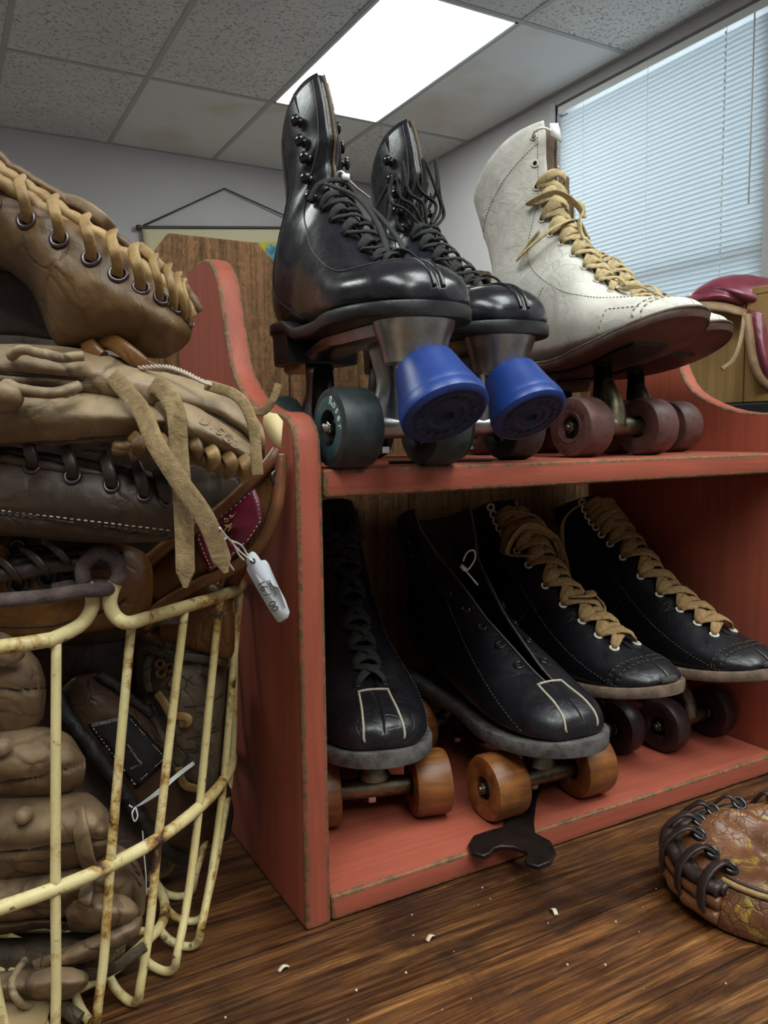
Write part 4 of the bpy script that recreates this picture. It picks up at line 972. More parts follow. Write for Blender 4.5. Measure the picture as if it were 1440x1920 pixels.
GL['orange'] = leather('orange_brown_glove', (.10, .034, .008, 1), (.20, .085, .02, 1), (.32, .16, .03, 1), rough=(.3, .45), scale=16, wrinkle=.25, wscale=50, crk=.6, cscale=45)
GL['binding'] = leather('brown_binding', (.14, .045, .015, 1), (.22, .085, .03, 1), rough=(.28, .42), scale=25, wrinkle=.2, wscale=60, coat=.1)
GL['wrinkled'] = leather('wrinkled_grey_brown', (.06, .042, .024, 1), (.14, .10, .06, 1), (.20, .15, .095, 1), rough=(.5, .7), scale=25, wrinkle=.7, wscale=70, crk=1., cscale=60, mott=.7)
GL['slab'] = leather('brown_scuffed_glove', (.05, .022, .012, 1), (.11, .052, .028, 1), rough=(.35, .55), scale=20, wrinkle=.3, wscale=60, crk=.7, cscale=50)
GL['blackedge'] = leather('black_binding', (.008, .007, .007, 1), (.022, .02, .019, 1), rough=(.4, .6), scale=30, wrinkle=.6, wscale=120)
GL['red'] = plain('oxblood_patch', (.14, .012, .03, 1), .35, nscale=50, namp=.3, bump=.2)
GL['gold'] = plain('gold_print', (.75, .55, .25, 1), .4, .6)
GL['worn'] = leather('cracked_yellow_brown', (.095, .034, .016, 1), (.25, .10, .042, 1), rough=(.26, .44), scale=22, wrinkle=.35, wscale=60, gb=.15, coat=.05, wear=(.46, .30, .05, 1), wearc=(.53, .57), crk=.8, cscale=130)
GL['steel'] = plain('dull_eyelet', (.13, .10, .11, 1), .3, .85)
GL['dsteel'] = plain('dark_eyelet', (.06, .055, .06, 1), .25, .8)
GL['bluesteel'] = plain('blued_rivet', (.035, .045, .05, 1), .35, .8)

# ------------------------------------------------------------------ 1: big catcher's mitt on top of the pile
g1 = empty('baseball_mitt', at(180, 600, .50), 0, 'big brown laced baseball mitt lying topmost on the pile, its rolled edge up', 'baseball glove')
def under(root, o): o.parent = root; o.matrix_parent_inverse = Matrix.Translation(root.location).inverted(); return o
class R_:       # a root whose children are given in world space
    def __init__(s, e): s.e = e
def wb(root, mb, name, mat, **k): return under(root, mb.build(name, mat, None, **k))
_ob = MB.build
_W = 1
def build2(s, name, mats, parent=None, **k):
    o = _ob(s, name, mats, parent, **k)
    if hasattr(s, 'pil') and s.pil.grooves: s.pil.seams(o, GL['dlace'])
    if parent is not None and parent.get('_w'): o.matrix_parent_inverse = Matrix.Translation(parent.location).inverted()
    return o
MB.build = build2
def wroot(name, x, y, D, label, cat, group=None):
    e = empty(name, at(x, y, D), 0, label, cat, group); e['_w'] = 1; return e
bpy.data.objects.remove(g1)
g1 = wroot('baseball_mitt', 180, 600, .50, 'big brown laced baseball mitt lying topmost on the pile, rolled edge up', 'baseball glove')
P1 = Pillow([[(-130, 215, .47), (-130, 300, .455), (-130, 390, .46), (-130, 450, .475)], [(-40, 300, .468), (-40, 370, .452), (-40, 430, .456), (-40, 480, .475)], [(40, 350, .464), (45, 420, .448), (50, 480, .452), (55, 540, .475)],
             [(120, 405, .460), (120, 480, .442), (115, 560, .445), (105, 645, .475)], [(200, 455, .458), (198, 530, .438), (190, 600, .445), (180, 652, .475)], [(275, 510, .460), (272, 570, .440), (266, 625, .450), (258, 668, .475)],
             [(330, 562, .466), (330, 605, .450), (325, 640, .458), (305, 672, .475)], [(358, 592, .478), (361, 615, .470), (355, 640, .472), (335, 660, .48)]], th=[.06, .07, .08, .085, .08, .07, .05, .02], amp=.0022, freq=34, seed=1,)
P1.mesh().build('body', GL['mitt'], g1)
edge = [(-130, 225), (-60, 278), (0, 326), (60, 363), (120, 405), (180, 447), (235, 486), (285, 522), (322, 552), (348, 580), (360, 604)]
rope(g1, [(x-2, y-9, .452+.0028*i) for i, (x, y) in enumerate(edge)], .0042, GL['lace'], wob=.0014, seed=1, n=120)
rope(g1, [(x-4, y+12, .445+.0028*i) for i, (x, y) in enumerate(edge)], .0040, GL['lace'], wob=.0014, seed=4, n=120)
rope(g1, [(x+12, y-20, .462+.0028*i) for i, (x, y) in enumerate(edge)], .0032, GL['mitt'], 'back_edge', wob=.0012, seed=7, n=120)
ey = [(50, 413), (112, 449), (172, 485), (222, 515), (264, 540), (301, 560), (328, 578), (346, 594), (355, 606), (-15, 385)]
for i, (x, y) in enumerate(ey):
    p, n = P1.hit(x, y); R = .0046*(1 if i < 4 else (1-.10*(i-3) if i < 9 else 1))
    grommet(g1, p+n*.0004, n, R, GL['steel'])
    D = (p-CAM).dot(CF)
    strap(g1, [(x-2, y, D-.0015), (x-2, y-22, D-.007), (x-8, y-48, D-.010), (x-14, y-70, D-.004), (x-10, y-80, D+.006)], .0030*(1 if i < 5 else .75), .0016, GL['lace'], 'lace', tip=False, n=30)
strap(g1, [(112, 372, .475), (150, 382, .468), (190, 408, .466), (212, 432, .472)], .0035, .0022, GL['old'], 'strap')
strap(g1, [(262, 462, .475), (285, 482, .470), (305, 505, .470)], .0030, .0016, GL['lace'], 'strap')
# shade of the mitt's hollow at the far left, put in as dark leather
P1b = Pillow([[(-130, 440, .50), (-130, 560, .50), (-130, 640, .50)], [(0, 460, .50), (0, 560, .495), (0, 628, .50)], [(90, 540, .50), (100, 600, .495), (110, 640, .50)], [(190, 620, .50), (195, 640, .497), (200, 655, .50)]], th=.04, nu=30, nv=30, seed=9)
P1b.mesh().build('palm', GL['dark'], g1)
strap(g1, [(168, 640, .47), (210, 642, .455), (245, 665, .448), (275, 690, .45), (300, 700, .455)], .0048, .0028, GL['orange'], 'strap', tip=False)
strap(g1, [(165, 640, .465), (172, 655, .455), (190, 672, .452)], .0048, .0028, GL['orange'], 'strap', tip=False)

# ------------------------------------------------------------------ 2: pale tan glove with long suede straps
g2 = wroot('baseball_glove', 250, 790, .48, 'pale tan baseball glove lying second on the pile, long suede straps dangling from it', 'baseball glove')
A = Pillow([[(-140, 650, .46), (-140, 680, .445), (-140, 720, .45)], [(0, 645, .46), (0, 680, .440), (0, 722, .45)], [(120, 650, .46), (125, 690, .438), (130, 735, .45)], [(230, 672, .46), (235, 712, .437), (235, 760, .45)], [(320, 700, .46), (325, 735, .439), (320, 778, .45)],
            [(400, 725, .462), (400, 760, .443), (395, 800, .452)], [(455, 755, .465), (455, 790, .448), (445, 825, .457)], [(490, 795, .47), (492, 820, .458), (480, 842, .465)], [(497, 830, .475), (497, 838, .472), (492, 845, .473)]], th=[.06]*7+[.04, .01], amp=.0016, freq=40, seed=2,
            grooves=[([(0, 700), (80, 705), (160, 712)], 7, .003), ([(300, 760), (380, 770), (440, 800), (480, 835)], 6, .004)])
A.mesh().build('finger', GL['tan'], g2)
B2 = Pillow([[(-140, 722, .455), (-140, 785, .432), (-140, 850, .455)], [(0, 712, .452), (0, 775, .429), (0, 838, .455)], [(100, 722, .452), (100, 778, .428), (100, 836, .455)], [(190, 735, .450), (190, 782, .427), (190, 830, .455)], [(250, 745, .450), (255, 785, .428), (250, 822, .455)],
             [(300, 762, .452), (305, 790, .432), (300, 815, .455)], [(335, 785, .458), (335, 798, .452), (330, 808, .458)]], th=[.06]*5+[.045, .012], amp=.0016, freq=40, seed=3,
            grooves=[([(10, 716), (70, 712), (130, 722), (150, 735), (120, 745), (40, 742), (5, 745)], 5, .003), ([(-20, 832), (100, 828), (240, 815)], 5, .002)])
B2.mesh().build('finger', GL['tan'], g2)
C2 = Pillow([[(290, 745, .445), (290, 770, .438), (290, 800, .445)], [(350, 755, .440), (345, 795, .424), (345, 835, .440)], [(400, 782, .440), (398, 815, .422), (395, 850, .440)], [(445, 815, .441), (440, 838, .425), (435, 862, .440)], [(480, 842, .443), (475, 855, .431), (470, 868, .440)], [(493, 862, .447), (490, 864, .442), (487, 868, .445)]], th=[.03, .05, .05, .045, .03, .008], nu=60, nv=44, amp=.0012, freq=50, seed=4)
C2.mesh().build('thumb', GL['tan'], g2)
hp, hn = C2.hit(405, 822)
tb_ = MB(); rotm = Matrix(((CR[0], CU[0], TOC[0], 0), (CR[1], CU[1], TOC[1], 0), (CR[2], CU[2], TOC[2], 0), (0, 0, 0, 1)))
for ch, (x, y), a in zip('KU1SGBY', ((368, 786), (383, 792), (397, 800), (412, 810), (426, 822), (440, 834), (453, 846)), (-25, -28, -32, -36, -40, -42, -45)):
    if ch in 'KY': continue
    p, n = C2.hit(x, y); q = (n).to_track_quat('Z', 'Y').to_matrix().to_4x4()
    up = CU-n*CU.dot(n); rt = up.cross(n).normalized(); up.normalize(); Mq = Matrix(((rt[0], up[0], n[0], p[0]), (rt[1], up[1], n[1], p[1]), (rt[2], up[2], n[2], p[2]), (0, 0, 0, 1)))
    add_text(tb_, ch, .0085, Mq @ Matrix.Translation((0, 0, .0002)) @ Matrix.Rotation(radians(a), 4, 'Z'), .00025)
tb_.build('stamped_lettering', GL['old'], g2, smooth=False)
# thumb lacing below
for i, (x, y) in enumerate(((250, 832), (300, 836), (360, 838), (392, 852), (425, 866), (455, 872))):
    strap(g2, [(x, y-14, .430), (x+8, y-2, .424), (x+9, y+14, .427), (x-2, y+22, .436)], .0035, .0018, GL['lace'] if i % 2 else GL['mitt'], 'lace', tip=False, n=24)
rope(g2, [(215, 842, .438), (290, 838, .436), (350, 850, .434), (400, 868, .434), (450, 880, .436), (485, 870, .44)], .0042, GL['mitt'], 'rolled_edge', wob=.001, n=70)
rope(g2, [(20, 668, .437), (45, 655, .431), (80, 664, .430), (120, 670, .431), (158, 668, .434)], .0028, GL['tan'], 'lace', wob=.0006)
rope(g2, [(-10, 745, .430), (12, 722, .424), (40, 730, .422), (90, 738, .422), (130, 730, .424), (148, 724, .428)], .0030, GL['tan'], 'lace', wob=.0006)
rope(g2, [(-30, 738, .424), (0, 735, .418), (22, 742, .420), (20, 752, .424), (-10, 756, .424)], .0055, GL['tan'], 'lace_knot')
S1 = [(212, 704, .436), (240, 738, .424), (268, 775, .415), (292, 832, .408), (335, 900, .405), (378, 960, .404), (402, 1010, .404), (424, 1074, .405)]
strap(g2, S1, .0049, .0011, GL['suede'], 'suede_strap', N=TOC)
S2 = [(288, 718, .436), (312, 738, .425), (330, 775, .420), (336, 850, .419), (342, 930, .419), (346, 1010, .419), (348, 1102, .42)]
strap(g2, S2, .0050, .0011, GL['suede'], 'suede_strap', N=TOC)
strap(g2, [(388, 722, .44), (408, 728, .433), (440, 740, .425), (462, 764, .420), (476, 805, .419), (480, 850, .419), (483, 890, .42)], .0030, .0011, GL['suede'], 'suede_strap', N=TOC, tip=False)
strap(g2, [(470, 768, .430), (492, 772, .424), (508, 756, .422), (517, 738, .422), (523, 720, .423)], .0021, .0009, GL['suede'], 'suede_strap', tip=False)
tw = wroot('twine', 380, 700, .45, 'frayed length of pale twine on top of the tan glove under the topmost mitt', 'string')
for sd in (0, 2.1, 4.2):
    Pz = spl(px([(262, 690, .446), (310, 688, .440), (345, 698, .436), (380, 715, .434), (404, 722, .437)]), 60)
    MB().sweep([p+Vector((cos(i*.9+sd), sin(i*.9+sd)*.6, sin(i*.9+sd)))*.0009 for i, p in enumerate(Pz)], .0007, n=6).build('strand', M['stitch_light'], tw)
pt = wroot('paper_tag', 510, 800, .47, 'cream paper tag poking out beyond the tan glove at the red panel', 'tag')
pp = px([(497, 772, .478), (520, 776, .474), (531, 790, .472), (529, 812, .471), (527, 841, .470), (512, 832, .472), (499, 812, .476), (493, 792, .479)])
mb_ = MB(); mb_.add(pp, [tuple(range(len(pp)))]); mb_.build('paper', plain('manila_paper', (.62, .50, .27, 1), .8), pt, thick=.0005)

# ------------------------------------------------------------------ 3: dark brown mitt
g3 = wroot('baseball_mitt', 160, 930, .48, 'dark brown laced mitt under the pale tan glove, a stitched seam along its bottom', 'baseball glove')
P3 = Pillow([[(-140, 835, .468), (-140, 890, .456), (-140, 960, .456), (-140, 1000, .472)], [(0, 842, .468), (0, 890, .452), (0, 960, .452), (0, 1004, .470)], [(90, 850, .468), (90, 900, .450), (90, 965, .450), (90, 1012, .470)], [(180, 862, .468), (180, 910, .449), (180, 970, .449), (180, 1018, .470)],
             [(260, 878, .468), (262, 920, .450), (262, 975, .450), (258, 1018, .470)], [(315, 900, .470), (320, 930, .455), (320, 975, .455), (312, 1014, .470)], [(332, 930, .476), (334, 945, .471), (334, 985, .471), (330, 1008, .476)]], th=[.07]*5+[.04, .012], amp=.0013, freq=34, seed=5, grooves=[([(-60, 955), (60, 968), (160, 985), (250, 1002), (330, 1004)], 5, .0022)])
P3.mesh().build('body', GL['dark'], g3)
for dy in (0, 6):
    W = [P3.hit(x, y)[0]-CF*.0006 for x, y in [(lerp(-60, 325, i/60), 950+dy+12*sin(0)+(lerp(-60, 325, i/60)+60)*.118) for i in range(61)]]
    mbx = MB()
    for a, b in zip(W[::2], W[1::2]): mbx.sweep([a, lerp(a, b, .5)-CF*.0002, b], .0005, n=5)
    mbx.build('stitching', M['stitch_light'] if dy == 0 else M['stitch_grey'], g3)
for i, (x, y) in enumerate(((-12, 862), (62, 874), (137, 894), (210, 910), (271, 928), (311, 938))):
    p, n = P3.hit(x, y); grommet(g3, p+n*.0004, n, .0047-.0003*i, GL['steel']); D = (p-CAM).dot(CF)
    strap(g3, [(x, y, D-.001), (x-3, y-18, D-.006), (x-10, y-40, D-.004), (x-16, y-56, D+.008)], .0034, .0018, GL['dlace'], 'lace', tip=False, n=24)
rope(g3, [(-100, 838, .462), (0, 846, .460), (100, 862, .459), (200, 878, .459), (280, 902, .461), (325, 928, .467)], .0034, GL['dlace'], 'rolled_edge', wob=.0008, n=80)
rope(g3, [(-100, 852, .457), (0, 860, .455), (100, 876, .454), (200, 892, .455), (280, 912, .458), (322, 935, .466)], .0028, GL['dark'], 'rolled_edge', wob=.0008, n=80)

# ------------------------------------------------------------------ 4: orange brown glove with blued rivets
g4 = wroot('baseball_glove', 120, 1110, .52, 'orange-brown glove with blued rivets, under the dark mitt and behind the basket rim', 'baseball glove')
P4 = Pillow([[(-140, 990, .505), (-140, 1050, .492), (-140, 1130, .494), (-140, 1210, .51)], [(0, 1000, .505), (0, 1050, .490), (0, 1120, .492), (0, 1200, .51)], [(100, 1005, .507), (100, 1050, .493), (100, 1120, .495), (100, 1195, .51)], [(200, 1015, .512), (200, 1060, .50), (200, 1120, .502), (200, 1180, .515)], [(262, 1030, .52), (265, 1070, .512), (265, 1120, .514), (258, 1165, .522)], [(285, 1060, .53), (287, 1080, .526), (287, 1110, .527), (283, 1140, .53)]], th=[.06]*4+[.03, .01], nu=60, nv=44, amp=.0012, freq=34, seed=6, grooves=[([(0, 1175), (100, 1172), (200, 1145), (240, 1120)], 4, .002)])
P4.mesh().build('body', GL['orange'], g4)
rope(g4, [(-60, 1085, .482), (0, 1078, .479), (60, 1068, .480), (120, 1058, .482), (180, 1052, .486), (230, 1048, .493)], .0050, GL['dlace'], 'rolled_edge', wob=.0008, n=70)
rope(g4, [(-60, 1066, .488), (0, 1060, .485), (60, 1050, .486), (120, 1042, .488), (180, 1036, .492)], .0040, GL['dlace'], 'rolled_edge', wob=.0008, n=60)
for x, y in ((39, 1095), (93, 1082), (133, 1066), (160, 1062), (38, 1028), (75, 1042), (-20, 1108)):
    p, n = P4.hit(x, y); grommet(g4, p-CF*.003, n, .0050, GL['bluesteel'], .0018)
for x, y in ((39, 1095), (93, 1082), (133, 1066), (-20, 1108)):
    D = .486
    strap(g4, [(x, y-2, D), (x-10, y-18, D-.013), (x-34, y-42, D-.013), (x-52, y-52, D-.002)], .0022, .0012, GL['dlace'], 'lace', tip=False, n=26)

# ------------------------------------------------------------------ 5: glove with the oxblood patch and brown binding
g5 = wroot('baseball_glove', 430, 980, .56, 'brown glove with an oxblood red patch on its wrist strap, beside the red shelf panel', 'baseball glove')
P5 = Pillow([[(516, 846, .548), (520, 858, .545), (524, 870, .548)], [(478, 900, .553), (500, 925, .546), (520, 950, .55)], [(430, 950, .558), (458, 985, .549), (484, 1028, .554)], [(375, 985, .562), (405, 1025, .553), (435, 1062, .558)], [(315, 1020, .566), (345, 1060, .558), (375, 1088, .562)], [(262, 1070, .57), (280, 1105, .562), (300, 1135, .566)]], th=.010, nu=70, nv=36, amp=.0006, freq=40, seed=8)
P5.mesh().build('wrist_strap', GL['orange'], g5)
rope(g5, [(521, 845, .546), (505, 868, .544), (470, 905, .545), (425, 948, .549), (375, 985, .554), (320, 1018, .558), (262, 1066, .562)], .0048, GL['binding'], 'binding', n=90)
rope(g5, [(527, 852, .545), (524, 905, .543), (516, 960, .542), (484, 1028, .546), (435, 1066, .552), (375, 1093, .557), (298, 1140, .562), (272, 1175, .566)], .0045, GL['binding'], 'binding', n=100)
rope(g5, [(468, 1040, .575), (440, 1078, .592), (424, 1118, .600), (397, 1155, .600), (345, 1185, .590), (290, 1192, .592), (272, 1175, .59), (280, 1150, .59)], .0062, GL['binding'], 'binding', n=90)
rp = [(477, 913), (489, 940), (494, 976), (470, 1012), (430, 1050), (392, 1074), (378, 1045), (364, 1007), (400, 975), (440, 945)]
cx, cy = 432, 993; ring = []
for i in range(len(rp)*4):
    f = i/4; a, b = rp[int(f)], rp[(int(f)+1) % len(rp)]; u = f-int(f); ring.append((lerp(a[0], b[0], u), lerp(a[1], b[1], u)))
def dpat(x, y): return .5395+(500-x)*.00009+((x-cx)**2+(y-cy)**2)*2.0e-7
mb_ = MB(); rows = [[at(cx+(x-cx)*k, cy+(y-cy)*k, dpat(x, y)+(.0025 if k > .99 else 0)) for x, y in ring] for k in (1., .98, .8, .55, .3, .08)]
mb_.grid(rows, close_v=True); mb_.cap(rows[-1]); pat = mb_.build('patch', GL['red'], g5); pat['label'] = 'oxblood patch with worn gold print'
sm = MB(); rr = [at(cx+(x-cx)*.90, cy+(y-cy)*.90, dpat(x, y)-.0004) for x, y in ring]
for a, b in list(zip(rr, rr[1:]+rr[:1])): sm.sweep([a, lerp(a, b, .28), lerp(a, b, .56)], .0004, n=5)
sm.build('stitching', M['stitch_light'], pat)
def label_text(root, s, x, y, D, size, ang, mat, tilt=None):
    n = TOC; Mq = Matrix(((CR[0], CU[0], n[0], 0), (CR[1], CU[1], n[1], 0), (CR[2], CU[2], n[2], 0), (0, 0, 0, 1))); Mq.translation = at(x, y, D)
    mb = MB(); add_text(mb, s, size, Mq @ Matrix.Rotation(radians(ang), 4, 'Z'), .0002); return mb.build('lettering', mat, root, smooth=False)
Dp = dpat(430, 990)-.0009
gm = MB(); rnd = random.Random(5)
for (x, y), sc in (((428, 985), 1), ((436, 968), .8), ((446, 962), .7), ((424, 975), .7)):     # rubbed-out script, little more than flourishes
    Pq = [(x+rnd.uniform(-7, 7)*sc, y+rnd.uniform(-5, 5)*sc, Dp) for _ in range(6)]
    gm.sweep(spl(px(Pq), 40), .00022, n=5)
gm.sweep(spl(px([(420, 998, Dp), (424, 990, Dp), (433, 982, Dp), (434, 986, Dp), (428, 996, Dp), (432, 990, Dp), (444, 990, Dp), (436, 994, Dp)]), 50), .00035, n=5)
gm.build('gold_script', GL['gold'], pat)
gt = label_text(pat, 'Hollywood', 447, 1000, Dp+.0005, .0045, 55, plain('faded_gold', (.26, .07, .06, 1), .5))
P5b = Pillow([[(300, 1105, .585), (300, 1150, .578), (300, 1200, .585)], [(345, 1095, .580), (345, 1150, .572), (345, 1215, .582)], [(395, 1090, .580), (400, 1150, .570), (400, 1230, .582)], [(425, 1110, .583), (432, 1165, .574), (430, 1235, .585)], [(438, 1150, .59), (441, 1180, .588), (440, 1220, .59)]], th=[.03, .04, .04, .03, .008], nu=44, nv=36, amp=.0014, freq=50, seed=10)
P5b.mesh().build('palm', GL['orange'], g5)
wool = MB()
MB().sweep(px([(285, 1165, .572), (310, 1160, .569), (335, 1160, .57)]), .006, .004, n=10).build('wool_lining', plain('grey_wool', (.12, .11, .10, 1), 1, nscale=500, namp=.7, bump=1), g5)
# buckle at the right end
MB().torus(at(518, 895, .542), (CR*.8+TOC*.6), .0042, .0014).build('buckle', GL['dsteel'], g5)

# filler gloves added behind so the shaded gaps in the pile stay dark
gf = wroot('baseball_glove', 250, 900, .62, 'dark filler glove added in the shaded gap between the tan glove and the red-patched one', 'baseball glove')
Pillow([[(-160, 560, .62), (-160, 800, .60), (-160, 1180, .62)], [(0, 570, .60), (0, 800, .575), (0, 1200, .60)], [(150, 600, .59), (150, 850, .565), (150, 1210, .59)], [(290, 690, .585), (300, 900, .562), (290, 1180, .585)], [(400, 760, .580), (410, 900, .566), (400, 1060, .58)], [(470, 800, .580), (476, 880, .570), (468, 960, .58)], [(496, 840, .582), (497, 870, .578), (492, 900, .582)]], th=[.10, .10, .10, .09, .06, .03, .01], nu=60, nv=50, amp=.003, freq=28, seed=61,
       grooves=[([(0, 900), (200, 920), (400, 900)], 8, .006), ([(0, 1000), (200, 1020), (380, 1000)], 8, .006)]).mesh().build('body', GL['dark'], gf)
gf2 = wroot('baseball_glove', 220, 1400, .66, 'dark filler glove added deep in the basket behind the brown and black one', 'baseball glove')
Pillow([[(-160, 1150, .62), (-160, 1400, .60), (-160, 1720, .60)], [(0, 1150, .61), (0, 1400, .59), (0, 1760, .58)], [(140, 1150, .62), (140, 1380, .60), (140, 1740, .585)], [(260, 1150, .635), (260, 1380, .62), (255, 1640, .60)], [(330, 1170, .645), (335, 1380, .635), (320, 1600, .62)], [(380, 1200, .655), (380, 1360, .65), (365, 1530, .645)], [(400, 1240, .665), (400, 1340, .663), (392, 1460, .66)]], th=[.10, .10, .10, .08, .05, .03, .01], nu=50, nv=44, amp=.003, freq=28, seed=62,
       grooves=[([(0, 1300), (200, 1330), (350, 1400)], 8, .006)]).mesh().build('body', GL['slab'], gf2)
# price tag on white strings
g6 = wroot('price_tag', 500, 1100, .50, 'white strung price tag with pencilled writing hanging over the basket rim', 'tag')
outl = [(472, 1034), (464, 1040), (461, 1052), (464, 1060), (462, 1068), (468, 1080), (486, 1112), (506, 1145), (520, 1166), (526, 1167), (540, 1158), (543, 1148), (535, 1125), (522, 1100), (510, 1072), (503, 1056), (497, 1050), (489, 1051), (484, 1043), (478, 1036)]
pw = [at(x, y, .498+.00012*(y-1034)*.3+.000012*(x-500)**2*.1) for x, y in outl]; mb_ = MB(); mb_.add(pw, [tuple(range(len(pw)))])
tgb = mb_.build('card', plain('white_card', (.66, .69, .74, 1), .7), g6, thick=.0005)
MB().torus(at(474, 1052, .4975), TOC, .0013, .0005, 14, 6).build('hole', M['hole'], tgb)
label_text(tgb, 'mdm', 511, 1102, .4985, .0052, -62, M['stitch_dark']); label_text(tgb, '16 /  00', 502, 1118, .4990, .0068, -62, M['stitch_dark'])
sg_ = MB()
for P in ([(412, 990, .40), (424, 1006, .42), (430, 1012, .45), (452, 1022, .48), (464, 1040, .496), (474, 1052, .497)], [(430, 1012, .45), (446, 1030, .478), (462, 1044, .494), (473, 1052, .497)], [(424, 1006, .42), (436, 1018, .455), (448, 1040, .48), (457, 1050, .49)], [(424, 1006, .42), (420, 1020, .42), (426, 1050, .45), (438, 1069, .47)]):
    sg_.sweep(spl(px(P), 30), .00055, n=6)
sg_.build('string', M['white_plastic'], g6)
# ------------------------------------------------------------------ wire egg basket
def basketmat():
    t = NT('cream_enamel_wire'); co = t.coord(); n = t.noise(co, 28, 6, .7, .4); n2 = t.noise(co, 130, 4, .6)
    base = t.ramp(t.noise(co, 12, 4), [(.3, (.50, .39, .15, 1)), (.7, (.68, .58, .31, 1))])
    base = t.mix(t.ramp(n, [(.52, 0.), (.60, 1.)]), base, (.33, .17, .035, 1))
    base = t.mix(t.ramp(n, [(.60, 0.), (.64, 1.)]), base, (.045, .022, .016, 1))
    base = t.mix(t.ramp(n2, [(.62, 0.), (.70, .9)]), base, (.10, .05, .03, 1))
    t.set(base, .5, 0); t.bump(n2, .6, .0012); return t.mat
BM = basketmat(); rust = plain('brown_rust', (.095, .065, .060, 1), .85, .1, nscale=120, namp=.5, bump=1, bdist=.0015)
bk = empty('wire_basket', (-.24, .16, 0), 0, 'cream enamelled wire egg basket with rust spots, heaped with old baseball gloves', 'basket'); bk['_w'] = 1
def mir(P, cx): return P+[(2*cx-x, y) for x, y in P[-2:0:-1]]
rimP = mir([(-.24, -.024), (-.181, -.021), (-.131, .000), (-.088, .027), (-.056, .050), (-.033, .080), (-.027, .125), (-.030, .18), (-.05, .245), (-.10, .305), (-.17, .34), (-.24, .35)], -.24)
midP = mir([(-.23, -.037), (-.189, -.032), (-.154, -.021), (-.118, -.001), (-.080, .033), (-.052, .070), (-.037, .108), (-.035, .15), (-.045, .20), (-.08, .255), (-.15, .295), (-.23, .302)], -.23)
botP = mir([(-.22, -.036), (-.193, -.035), (-.166, -.028), (-.137, -.020), (-.107, .002), (-.086, .024), (-.076, .060), (-.078, .105), (-.09, .15), (-.115, .195), (-.16, .225), (-.22, .235)], -.22)
inn = [(-.22+(x+.22)*.80, .10+(y-.10)*.80) for x, y in botP]
RZ, MZ = .242, .1
rim = spl([(x, y, RZ) for x, y in rimP], 220, True)
# the near side of the rim rises into an open eye that holds the handle
eyeP = px([(112, 1190, .470), (150, 1172, .474), (172, 1140, .477), (172, 1112, .478), (158, 1090, .478), (158, 1060, .478), (186, 1036, .478), (216, 1050, .478), (224, 1078, .478), (212, 1102, .478), (206, 1130, .478), (216, 1155, .480), (240, 1168, .483), (270, 1166, .487)])
def projx(p): v = p-CAM; return 720+FPX*v.dot(CR)/v.dot(CF)
keep = [p for p in rim if not (p.y < .08 and 108 < projx(p) < 272)]
# rotate so the gap is at the ends
gi = max(range(len(keep)), key=lambda i: (keep[(i+1) % len(keep)]-keep[i]).length); keep = keep[gi+1:]+keep[:gi+1]
if (keep[-1]-eyeP[0]).length > (keep[0]-eyeP[0]).length: keep = keep[::-1]
e_ = spl([keep[-2], keep[-1]]+eyeP[1:-1]+[keep[0], keep[1]], 150)[6:-6]
MB().sweep(keep+e_, .0043, n=12, closed=True).build('rim', BM, bk)
MB().sweep(spl(px([(158, 1094, .4775), (156, 1062, .4775), (186, 1036, .4775), (216, 1050, .4775), (224, 1078, .4775), (218, 1092, .4775)]), 40), .0046, n=12).build('rusty_eye', rust, bk)
mid = spl([(x, y, MZ) for x, y in midP], 200, True); MB().sweep(mid, .0042, n=12, closed=True).build('middle_ring', BM, bk)
ir = spl([(x, y, .016) for x, y in inn], 160, True); MB().sweep(ir, .0036, n=10, closed=True).build('bottom_ring', BM, bk)
n_up = 24
def pt_at(P, s, z): 
    q = spl([(x, y, z) for x, y in P], 240, True); return q[int(s*240) % 240]
RQ = spl([(x, y, RZ) for x, y in rimP], 720, True); MQ = spl([(x, y, MZ) for x, y in midP], 720, True); BQ = spl([(x, y, .006) for x, y in botP], 720, True); IQ = spl([(x, y, .016) for x, y in inn], 720, True)
for k in range(n_up):
    i = int((k+1.0)*720/n_up/1.0) % 720; i = int((k/n_up)*720+ (0))
    i = (i+34) % 720
    a, b, c, d = RQ[i], MQ[i], BQ[i], IQ[i]; inw = (d-c); inw.z = 0
    P = [a-Vector((0, 0, .003)), lerp(a, b, .5)+Vector((0, 0, 0)), b, lerp(b, c, .55), c+Vector((0, 0, .014)), c+inw*.12+Vector((0, 0, .001)), c+inw*.38+Vector((0, 0, -.0025)), c+inw*.75+Vector((0, 0, .0015)), d]
    MB().sweep(spl(P, 60), .0029, n=10).build('upright_wire', BM, bk)
cB = Vector((-.22, .10, .013))
ir2 = [cB+(p-cB)*.52 for p in IQ[::6]]
MB().sweep(ir2, .0030, n=8, closed=True).build('bottom_ring', BM, bk)
for k in range(12):
    d = IQ[k*60+30]; MB().sweep([d, lerp(d, cB, .5), lerp(d, cB, .9)], .0027, n=8).build('bottom_wire', BM, bk)
hd = px([(206, 1103, .476), (190, 1106, .470), (150, 1108, .466), (90, 1118, .458), (0, 1126, .446), (-120, 1140, .43)])
MB().sweep(spl(hd, 60), .0042, n=12).build('handle', rust, bk)
MB().sweep(spl(px([(200, 1100, .484), (170, 1098, .486), (130, 1100, .486), (100, 1106, .484)]), 24), .0042, n=12).build('handle', rust, bk)
